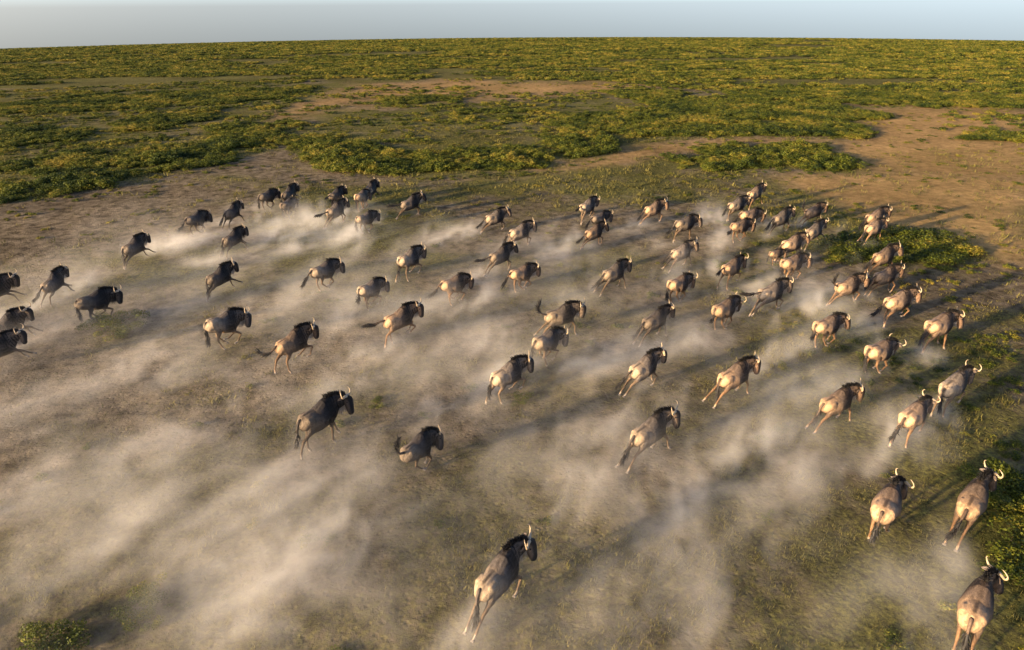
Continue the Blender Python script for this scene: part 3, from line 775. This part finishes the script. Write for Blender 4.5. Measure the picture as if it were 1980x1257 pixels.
    ax = np.stack([np.interp(np.minimum(u + .5, 6), np.arange(7), Q[:, i]) for i in range(3)], -1) - np.stack([np.interp(np.minimum(u + .5, 6) - 1, np.arange(7), Q[:, i]) for i in range(3)], -1)
    ax = ax / (np.linalg.norm(ax, axis=1)[:, None] + 1e-9) * nr.uniform(.14, .27, nb)[:, None] + nr.normal(0, .05, (nb, 3))
    V, F = blades(base + nr.normal(0, .016, (nb, 3)), ax, .012, nr)
    link('tail_tuft', mesh_np('tail_tuft', V, F), M_hair, to)
    return e

Z = {1: (0, 320, 500 / 1571), 2: (360, 320, 500 / 1571), 3: (760, 340, 500 / 1571), 4: (1080, 340, 400 / 1571), 5: (1380, 340, 400 / 1571), 6: (1580, 480, 400 / 1571), 7: (480, 640, 500 / 1571), 8: (900, 600, 500 / 1571), 9: (1350, 620, 630 / 1584), 10: (1680, 1000, 300 / 1467), 11: (840, 960, 300 / 1270), 12: (1640, 860, 340 / 1781)}
# sheet, tail root x y, withers x y (sheet pixels), pose, tail, coat, yaw of the head, label
HERD = [
 (1, -130, 740, -20, 690, 'reach', 'trail', 'slate', -10, 'topmost of three dark wildebeest cut off by the left edge'),
 (1, 245, 715, 345, 620, 'reach', 'trail', 'slate', -5, 'dark wildebeest leaping with forelegs stretched out at the near end of the bright dust trail'),
 (1, 490, 815, 590, 750, 'gather', 'hang', 'slate', -15, 'dark wildebeest with folded forelegs galloping just above the lone round shrub clump'),
 (1, -60, 940, 60, 890, 'reach', 'trail', 'slate', -15, 'middle one of three dark wildebeest cut off by the left edge'),
 (1, -120, 1090, -10, 1020, 'reach', 'trail', 'grey', -15, 'lowest of three dark wildebeest cut off by the left edge, one foreleg thrust out'),
 (1, 745, 490, 835, 425, 'reach', 'hang', 'slate', -8, 'dark wildebeest with hanging tail and reaching forelegs midway along the bright dust trail'),
 (1, 1135, 320, 1205, 265, 'gather', 'trail', 'slate', -8, 'dark wildebeest with tucked legs on the bright dust trail, next ahead of its midway runner'),
 (1, 1365, 275, 1425, 220, 'reach', 'trail', 'slate', -5, 'black wildebeest with reaching forelegs on the dust trail, just behind the far trio'),
 (1, 1360, 430, 1430, 375, 'reach', 'down', 'slate', -10, 'dark wildebeest with both horns showing, directly below the far part of the bright dust trail'),
 (1, 1260, 665, 1355, 600, 'reach', 'hang', 'slate', -10, 'slate wildebeest with long hanging tail stretching one foreleg, alone below the dust trail'),
 (1, 1270, 960, 1385, 880, 'gather', 'hang', 'grey', -12, 'grey wildebeest with pale beard and tall horns, first right of the lone shrub clump'),
 (2, 445, 180, 510, 135, 'gather', 'down', 'slate', -5, 'bulky black wildebeest with pale rump, hindmost of the far dust trail trio'),
 (2, 600, 165, 625, 125, 'reach', 'down', 'slate', 0, 'black wildebeest half hidden behind another in the far dust trail trio'),
 (2, 590, 225, 620, 180, 'gather', 'hang', 'slate', 5, 'dark wildebeest seen from behind, nearest of the far dust trail trio'),
 (2, 870, 175, 930, 125, 'lift', 'flat', 'slate', -5, 'black wildebeest just beyond the one that flings its tail sideways'),
 (2, 870, 260, 920, 215, 'push', 'flat', 'grey', -5, 'wildebeest flinging its dark tail out sideways at the head of the tall dust plume'),
 (2, 1085, 140, 1130, 90, 'reach', 'down', 'slate', -5, 'black wildebeest running closest to the long thicket'),
 (2, 1045, 180, 1065, 140, 'gather', 'down', 'brown', 0, 'brown wildebeest tight behind the black one closest to the long thicket'),
 (2, 1060, 300, 1090, 265, 'gather', 'hang', 'grey', 5, 'wildebeest seen from straight behind at the top of the tall dust plume'),
 (2, 1310, 210, 1390, 175, 'push', 'flat', 'slate', -5, 'lone wildebeest stretched low with trailing black tail near the right end of the long thicket'),
 (2, 770, 635, 860, 570, 'gather', 'trail', 'grey', -10, 'grey wildebeest with brushy tail right at the foot of the tall dust plume'),
 (2, 1045, 740, 1150, 665, 'gather', 'curl', 'grey', -12, 'long dark-shouldered wildebeest with all legs bent, the rear one of a close pair'),
 (2, 1290, 570, 1390, 505, 'lift', 'hang', 'grey', -12, 'pale-rumped wildebeest with black shoulders, the front one of a close pair'),
 (2, 565, 1085, 680, 1000, 'lift', 'swing', 'brown', -12, 'wildebeest with a lifted foreleg and its tail swung up behind, alone in thin dust'),
 (2, 1215, 930, 1335, 855, 'lift', 'flat', 'brown', -25, 'pale-flanked wildebeest with lowered head, its legs fading into a dust veil'),
 (3, 570, 225, 650, 190, 'push', 'trail', 'grey', -10, 'pale-rumped wildebeest trailing a thin streak of dust, alone at the front of the herd'),
 (3, 720, 320, 800, 280, 'push', 'trail', 'grey', -5, 'wide-horned wildebeest directly ahead of one streaming a flat black tail'),
 (3, 590, 465, 690, 405, 'push', 'flat', 'grey', -10, 'wildebeest with its long black tail streaming flat behind, in the middle of the herd'),
 (3, 725, 575, 810, 520, 'gather', 'trail', 'brown', -5, 'tan-rumped wildebeest with big curled horns just below the flat-tailed runner'),
 (3, 300, 640, 400, 580, 'gather', 'trail', 'brown', -12, 'brown wildebeest with drooping brush tail and a puff of dust before its chest'),
 (3, 1140, 180, 1210, 130, 'lift', 'flat', 'grey', -10, 'dark-shouldered wildebeest with tail stuck out, topmost of a tightly overlapping trio'),
 (3, 1205, 240, 1290, 195, 'gather', 'trail', 'slate', -10, 'black wildebeest mostly hidden behind a brown one, middle of a tightly overlapping trio'),
 (3, 1160, 320, 1270, 265, 'push', 'trail', 'brown', -12, 'brown wildebeest stretched out in front, nearest of a tightly overlapping trio'),
 (3, 1290, 570, 1380, 510, 'push', 'trail', 'grey', -12, 'slender wildebeest with trailing hind legs, alone on open ground at the middle of the herd'),
 (3, 950, 815, 1060, 765, 'push', 'up', 'grey', -15, 'dark wildebeest with raised curled tail and lowered head, farthest of a nose-to-tail three'),
 (3, 860, 1000, 980, 905, 'gather', 'down', 'grey', -12, 'grey wildebeest between two others, middle of a nose-to-tail three'),
 (8, 155, 390, 320, 285, 'lift', 'hang', 'grey', -18, 'large wildebeest with bristling mane and heavy tail, nearest of a nose-to-tail three'),
 (4, 660, 225, 770, 180, 'push', 'trail', 'brown', -15, 'wildebeest with a bright sunlit beard, alone on the grass ahead of the stacked pair'),
 (4, 905, 345, 1000, 300, 'stand', 'trail', 'grey', -15, 'pale-rumped wildebeest on straight forelegs with hooked tail, upper one of a stacked pair'),
 (4, 875, 545, 980, 490, 'push', 'trail', 'grey', -18, 'wildebeest with long black tail and lowered head, lower one of a stacked pair'),
 (4, 840, 800, 970, 715, 'gather', 'hang', 'brown', 5, 'pale-rumped wildebeest with tall swept horns beside a tuft of dry grass'),
 (4, 1260, 690, 1360, 610, 'lift', 'flat', 'brown', -5, 'wildebeest with tail swept far out, in front of small yellow shrubs'),
 (4, 1190, 1000, 1320, 905, 'gather', 'curl', 'brown', 0, 'tan-rumped wildebeest with wide horns and tail curled at its hocks'),
 (4, 650, 1070, 800, 970, 'push', 'trail', 'slate', -10, 'blue-grey wildebeest with black tail base and long trailing hind legs'),
 (5, 255, 125, 365, 65, 'reach', 'flat', 'brown', -5, 'foremost wildebeest of the right wing, pale rumped, farthest ahead of all its neighbours'),
 (5, 120, 205, 220, 160, 'lift', 'trail', 'grey', -15, 'dark-shouldered wildebeest directly behind the foremost one of the right wing'),
 (5, 225, 280, 310, 240, 'gather', 'trail', 'brown', -5, 'wildebeest half hidden behind a tan one in the second row of the right wing'),
 (5, 140, 360, 250, 315, 'gather', 'curl', 'tan', -12, 'tan wildebeest with bent legs and brush tail, hiding half of another behind it'),
 (5, 450, 300, 570, 245, 'push', 'trail', 'grey', -5, 'grey wildebeest with a whitish streak along its flank, just behind a lit lowered face'),
 (5, 690, 230, 830, 190, 'push', 'up', 'brown', -12, 'long brown wildebeest with curled-up tail and sunlit lowered face'),
 (5, 540, 480, 650, 430, 'push', 'trail', 'tan', -10, 'pale beige wildebeest running beside the small calf'),
 (5, 720, 400, 810, 335, 'reach', 'down', 'grey', 0, 'dark wildebeest with ringed horns, overlapping the head of the pale beige one'),
 (5, 455, 510, 500, 470, 'gather', 'down', 'tan', -5, 'small tan wildebeest calf running beside the pale beige adult'),
 (5, 525, 640, 660, 580, 'gather', 'hang', 'tan', -15, 'pale wildebeest with hanging beard and sunlit face, just below the calf'),
 (5, 375, 860, 490, 790, 'push', 'flat', 'grey', -5, 'silvery grey wildebeest with flat black tail and raised horns'),
 (5, 965, 790, 1080, 740, 'push', 'up', 'tan', -15, 'wildebeest kicking both long tan hind legs out straight behind it'),
 (5, 1170, 285, 1290, 240, 'push', 'trail', 'brown', -15, 'dark-maned wildebeest half hidden behind a leaping tan one above the crossed shrub patch'),
 (5, 1170, 360, 1270, 310, 'push', 'down', 'tan', -5, 'tan wildebeest leaping with hind legs out along the upper edge of the crossed shrub patch'),
 (5, 1245, 570, 1350, 520, 'push', 'trail', 'brown', -20, 'brown wildebeest in the middle of the crossed shrub patch, its horns bright'),
 (5, 1245, 715, 1370, 665, 'push', 'trail', 'brown', -15, 'black-shouldered wildebeest along the lower edge of the crossed shrub patch'),
 (5, 790, 1110, 930, 1030, 'gather', 'curl', 'brown', -5, 'round-rumped wildebeest with its tail curled across its hindquarters'),
 (5, 1340, 930, 1460, 870, 'lift', 'trail', 'tan', -8, 'wildebeest with broad pale rump and tall white horns and a dark hanging tail'),
 (6, 850, 580, 1010, 490, 'stand', 'hang', 'brown', -20, 'wildebeest with orange-lit hindquarters standing high on bare earth near the right edge'),
 (6, 420, 750, 530, 670, 'gather', 'hang', 'brown', 8, 'small wildebeest seen from straight behind, black tail between its legs'),
 (6, 980, 1040, 1110, 925, 'lift', 'hang', 'grey', 0, 'wildebeest with huge pale horns and dark hind legs, front of a pair near right edge'),
 (9, 115, 250, 230, 180, 'push', 'hang', 'brown', -10, 'brown wildebeest trailing both hind legs in thick dust, right of the long-tailed pair'),
 (9, 625, 365, 730, 300, 'push', 'down', 'tan', -15, 'pale wildebeest with white fetlocks kicked out above a narrow dust plume'),
 (9, 1010, 460, 1095, 370, 'lift', 'trail', 'tan', 0, 'pale-rumped wildebeest with black tail, the rear one of a pair near the right edge'),
 (12, 370, 680, 455, 375, 'gather', 'hang', 'tan', -12, 'large tan wildebeest seen from behind with black brush tail held between its hooves'),
 (12, 1240, 600, 1360, 300, 'push', 'trail', 'brown', -15, 'large brown wildebeest beside the bottom right thicket, both hind hooves kicked back'),
 (10, 990, 990, 1090, 570, 'stand', 'hang', 'tan', -15, 'nearest wildebeest in the bottom right corner, foreleg thrown out sideways'),
 (7, 320, 555, 490, 420, 'stand', 'down', 'slate', -22, 'large slate wildebeest with long hanging tail, alone in the left foreground'),
 (7, 925, 720, 1080, 545, 'buck', 'up', 'slate', -22, 'crouching slate wildebeest with arched striped neck and tail flung straight up'),
 (8, 1015, 320, 1140, 230, 'push', 'trail', 'grey', -15, 'wildebeest with slanting black tail, left of one trailing hind legs in thick dust'),
 (8, 1050, 720, 1170, 610, 'push', 'trail', 'grey', -22, 'large grey wildebeest bounding with very long trailing hind legs in the centre foreground'),
 (11, 375, 740, 620, 390, 'push', 'down', 'grey', -28, 'nearest wildebeest at the bottom middle, alone, face turned aside, pale rump towards us'),
]
ANIMALS = []
for i, (zk, rx, ry, wx_, wy_, pose, tail, coat, yaw, lab) in enumerate(HERD):
    ox, oy, s = Z[zk]
    p = hit(ox + rx * s, oy + ry * s, 1.18); q = hit(ox + wx_ * s, oy + wy_ * s, 1.46)
    d = q - p; L = math.hypot(d[0], d[1]); az = math.degrees(math.atan2(d[0], d[1]))
    prior = np.interp(ox + rx * s, [0, 700, 1300, 1980], [18, 32, 52, 56]); k = .5 if math.hypot(*p[:2]) > 30 else .75
    az = az * k + prior * (1 - k); az = max(2, min(70, az))
    calf = lab.startswith('small tan wildebeest calf')
    spec = dict(pose=pose, tail=tail, coat=coat, yaw=yaw, name='wildebeest_calf' if calf else 'wildebeest')
    e = make_animal(spec, i)
    u = np.array([math.sin(math.radians(az)), math.cos(math.radians(az))])
    c = (p[:2] + q[:2]) / 2 + u * .07
    e.location = (c[0], c[1], gz(c[0], c[1])); e.rotation_euler = (0, 0, math.radians(90 - az))
    sc_ = .62 if calf else {10: 1.10, 71: 1.10, 75: 1.06}.get(i, random.Random(i).uniform(.94, 1.06))
    e.scale = (sc_ * random.Random(i + 50).uniform(.96, 1.03), sc_ * random.Random(i + 90).uniform(.88, 1.04), sc_)
    tag(e, lab, 'wildebeest calf' if calf else 'wildebeest', None if calf else 'wildebeest of the stampeding herd')
    ANIMALS.append((c[0], c[1], az))
print('animals', len(ANIMALS))

# ------------------------------------------------------------------ the dust the herd kicks up
def build_dust():
    lo = np.array([-26.0, 8.0, -.3]); hi = np.array([35.0, 54.0, 2.7]); res = (480, 360, 20)
    ax = [lo[i] + (np.arange(res[i]) + .5) / res[i] * (hi[i] - lo[i]) for i in range(3)]
    X, Y = np.meshgrid(ax[0], ax[1], indexing='ij')
    u = np.array([math.sin(math.radians(30)), math.cos(math.radians(30))]); v = np.array([u[1], -u[0]])
    A = X * u[0] + Y * u[1]; B = X * v[0] + Y * v[1]
    S = np.zeros_like(X); H = np.full_like(X, .5)
    def blob(x, y, ra, rb, s, h):
        nonlocal S, H
        a = (X - x) * u[0] + (Y - y) * u[1]; b = (X - x) * v[0] + (Y - y) * v[1]
        g = np.exp(-(a / ra) ** 2 - (b / rb) ** 2)
        S = S + s * g; H = np.maximum(H, .5 + (h - .5) * g)
    r0_ = np.random.default_rng(8)
    BL = [  # photograph pixel, size in pixels, strength, height in metres
     (620,1060,120,1.1,1.8),(560,960,130,.8,1.6),(720,930,110,.7,1.6),(480,1040,120,.6,1.5),(330,850,140,.7,1.6),(180,800,120,.55,1.5),(80,930,150,.5,1.4),(420,770,120,.55,1.4),(60,760,100,.6,1.4),
     (1250,900,110,.7,1.6),(1330,880,90,.9,1.8),(1440,850,100,.6,1.6),(1300,1000,120,.6,1.5),(1450,970,120,.55,1.5),(1560,900,45,1.1,1.6),(1540,980,60,.7,1.4),(1480,1100,150,.45,1.4),(1690,1100,60,.8,1.3),(1840,1100,60,.5,1.2),(1780,1160,80,.4,1.2),
     (600,480,60,.9,1.9),(660,460,60,1.2,2.2),(690,420,45,1.0,2.0),(740,470,40,.8,1.8),(760,490,30,.9,1.8),(540,440,35,1.0,1.5),(510,480,40,.6,1.3),
     (420,600,80,.45,1.3),(300,630,100,.4,1.3),(560,540,80,.55,1.4),(640,600,90,.5,1.4),(850,450,40,.5,1.0),(900,430,25,.5,.9),(680,720,50,.8,1.4),(760,660,70,.5,1.4),
     (900,640,90,.35,1.2),(860,720,90,.35,1.2),(1180,480,60,.3,1.1),(1130,520,70,.35,1.1),(1220,540,60,.35,1.1),(1240,430,50,.3,.9),(1430,630,30,.9,1.3),(1640,600,40,.5,1.1),(1530,600,60,.35,1.1),(1500,680,80,.35,1.2),
     (1150,800,90,.4,1.3),(1060,820,90,.4,1.3),(1200,720,70,.4,1.3),(930,830,80,.4,1.3),(1820,860,30,.9,1.2),(1700,880,40,.6,1.2),(900,1240,60,.8,1.2),(1000,1000,120,.3,1.2),(820,1150,150,.35,1.3),(300,1080,170,.35,1.2),(130,1080,130,.3,1.2),(500,1200,150,.4,1.2),(1200,1150,170,.35,1.2),(1400,1200,160,.4,1.2),(1650,1210,100,.4,1.2)]
    for a, b, sz, s, h in BL:
        p = hit(a, b, .5); rad = sz * math.hypot(p[0], p[1]) / FPX
        blob(p[0], p[1], rad * 1.7, rad * .95, s * .45, h * .6)
    for a, b, da, db, sz, s, h in ((1562,838,-30,140,16,.9,1.0),(1695,1060,-25,90,20,.9,.9),(1845,1060,-20,90,17,.6,.8),(1445,600,-30,60,12,.8,.8),(1825,810,-10,80,14,.7,.8),(1640,580,-60,50,12,.6,.7),(1700,630,-8,60,10,.6,.7),(1330,850,20,90,26,.4,1.0),
                                   (760,940,-60,90,24,.35,.9),(900,1210,-25,60,18,.7,.9),(690,700,-60,60,16,.6,1.0),(620,395,-10,80,16,.7,1.2),(700,420,-10,60,14,.7,1.2),(560,420,-40,70,12,.7,1.0),(930,425,-90,35,8,.5,.7),(1180,550,-60,60,14,.4,.8)):
        for t in np.linspace(0, 1, 7):
            p = hit(a + da * t + r0_.normal(0, 4), b + db * t, .25); rad = sz * (.5 + .9 * t) * math.hypot(p[0], p[1]) / FPX
            blob(p[0], p[1], rad * 1.3, rad, s * (1 - .7 * t) * .8, h * (.6 + .4 * t))
    # the long bright trail kicked up by the leaders on the left
    tr = [(-40,600),(60,575),(150,545),(230,512),(300,480),(360,455),(430,430),(490,408),(540,392)]
    for (a0, b0), (a1, b1) in zip(tr[:-1], tr[1:]):
        for t in np.linspace(0, 1, 5)[:-1]:
            p = hit(a0 + (a1 - a0) * t, b0 + (b1 - b0) * t, .3); blob(p[0], p[1], 1.8, .9, .22, .9)
    r = np.random.default_rng(4)
    for x, y, az in ANIMALS:
        ua = np.array([math.sin(math.radians(az)), math.cos(math.radians(az))])
        px, py, _ = project(np.array([x]), np.array([y]), np.array([0.0]))
        st = .4 if px[0] > 1300 and py[0] < 520 else .95
        for k in range(r.integers(3, 8)):
            dd = .7 + k * r.uniform(.6, 1.0)
            blob(x - ua[0] * dd + r.normal(0, .2), y - ua[1] * dd + r.normal(0, .2), .6 + .15 * k, .35 + .09 * k, st * r.uniform(.4, 1.5) * math.exp(-k * .25), .55 + .12 * k)
    px, py, _ = project(X, Y, gz(X, Y))
    zone = sstep(400, 640, py + .10 * (900 - px)) * sstep(1800, 1250, px - .25 * (py - 700))
    H = np.maximum(H, .5 + .3 * zone)
    S = .75 * (1 - np.exp(-S / .75))
    den = np.zeros(res, np.float32)
    wa = fbm(A * .18, B * .3, 11.0, 3) - .5; wb = fbm(A * .18, B * .3, 27.0, 3) - .5; wc = fbm(A * .8, B * 1.0, 33.0, 3) - .5
    for iz, z in enumerate(ax[2]):
        hz = z - gz(X, Y)
        n = fbm((A + wa * 7 - hz * .8) * .30, (B + wb * 5) * .80, hz * .5 + 3, 4)
        f = fbm((A + wb * 4 + wc * 1.2) * 1.0, (B + wa * 4 + wc * .9) * 2.1, hz * 1.3 + 9, 4); rg = 1 - np.abs(2 * f - 1)
        q = sstep(.42, .64, n * .5 + f * .5 - .04 * hz) * (.4 + 1.5 * sstep(.55, 1.0, rg))
        prof = np.exp(-(np.maximum(hz, 0) / H) ** 2 * 1.2) * (hz > -.25)
        qb = sstep(.30, .70, n * .6 + f * .4)
        den[:, :, iz] = S * q * prof + .10 * zone * (.15 + 1.3 * qb) * np.exp(-(np.maximum(hz, 0) / .75) ** 2) * (hz > -.25)
    den = np.where(den < .006, 0, den)
    edge = np.ones(res[:2]); e = 8
    for i in range(e): edge[i] *= i / e; edge[-1 - i] *= i / e; edge[:, i] *= i / e; edge[:, -1 - i] *= i / e
    den *= edge[:, :, None]
    me = bpy.data.meshes.new('dust_cloud'); n = den.size
    me.vertices.add(n)
    at = me.attributes.new('density', 'FLOAT', 'POINT'); at.data.foreach_set('value', np.ascontiguousarray(den.transpose(2, 1, 0)).ravel().astype(np.float32))
    o = link('dust_cloud', me); tag(o, 'pale sunlit dust hanging and streaming behind the running herd', 'dust', kind='stuff')
    m = bpy.data.materials.new('airborne_dust'); m.use_nodes = True; t = m.node_tree; t.nodes.clear()
    pv = t.nodes.new('ShaderNodeVolumePrincipled'); pv.inputs['Color'].default_value = (.97, .935, .895, 1); pv.inputs['Density'].default_value = DUST; pv.inputs['Anisotropy'].default_value = 0.0
    ou = t.nodes.new('ShaderNodeOutputMaterial'); t.links.new(pv.outputs[0], ou.inputs['Volume'])
    g = bpy.data.node_groups.new('dust_field', 'GeometryNodeTree')
    g.interface.new_socket('Geometry', in_out='INPUT', socket_type='NodeSocketGeometry')
    g.interface.new_socket('Geometry', in_out='OUTPUT', socket_type='NodeSocketGeometry')
    N, L = g.nodes, g.links; gi, go = N.new('NodeGroupInput'), N.new('NodeGroupOutput')
    pos = N.new('GeometryNodeInputPosition')
    vs = N.new('ShaderNodeVectorMath'); vs.operation = 'SUBTRACT'; vs.inputs[1].default_value = lo; L.new(pos.outputs[0], vs.inputs[0])
    vd = N.new('ShaderNodeVectorMath'); vd.operation = 'MULTIPLY'; vd.inputs[1].default_value = [res[i] / (hi[i] - lo[i]) for i in range(3)]; L.new(vs.outputs[0], vd.inputs[0])
    vf = N.new('ShaderNodeVectorMath'); vf.operation = 'FLOOR'; L.new(vd.outputs[0], vf.inputs[0])
    vmx = N.new('ShaderNodeVectorMath'); vmx.operation = 'MAXIMUM'; vmx.inputs[1].default_value = (0, 0, 0); L.new(vf.outputs[0], vmx.inputs[0])
    vmn = N.new('ShaderNodeVectorMath'); vmn.operation = 'MINIMUM'; vmn.inputs[1].default_value = [r_ - 1 for r_ in res]; L.new(vmx.outputs[0], vmn.inputs[0])
    sx = N.new('ShaderNodeSeparateXYZ'); L.new(vmn.outputs[0], sx.inputs[0])
    def toint(s):
        n_ = N.new('FunctionNodeFloatToInt'); n_.rounding_mode = 'ROUND'; L.new(s, n_.inputs[0]); return n_.outputs[0]
    def imath(op, a, b):
        n_ = N.new('FunctionNodeIntegerMath'); n_.operation = op
        for k_, q_ in enumerate((a, b)):
            if isinstance(q_, int): n_.inputs[k_].default_value = q_
            else: L.new(q_, n_.inputs[k_])
        return n_.outputs[0]
    idx = imath('ADD', toint(sx.outputs[0]), imath('MULTIPLY', imath('ADD', toint(sx.outputs[1]), imath('MULTIPLY', toint(sx.outputs[2]), res[1])), res[0]))
    na_ = N.new('GeometryNodeInputNamedAttribute'); na_.data_type = 'FLOAT'; na_.inputs[0].default_value = 'density'
    si = N.new('GeometryNodeSampleIndex'); si.data_type = 'FLOAT'; si.domain = 'POINT'
    L.new(gi.outputs[0], si.inputs['Geometry']); L.new(na_.outputs[0], si.inputs['Value']); L.new(idx, si.inputs['Index'])
    vc = N.new('GeometryNodeVolumeCube'); L.new(si.outputs[0], vc.inputs['Density'])
    vc.inputs['Min'].default_value = lo; vc.inputs['Max'].default_value = hi
    for i, a in enumerate('XYZ'): vc.inputs['Resolution ' + a].default_value = res[i]
    sm = N.new('GeometryNodeSetMaterial'); sm.inputs['Material'].default_value = m
    L.new(vc.outputs[0], sm.inputs[0]); L.new(sm.outputs[0], go.inputs[0])
    md = o.modifiers.new('dust', 'NODES'); md.node_group = g
    me.materials.append(m)
DUST = .52
build_dust()
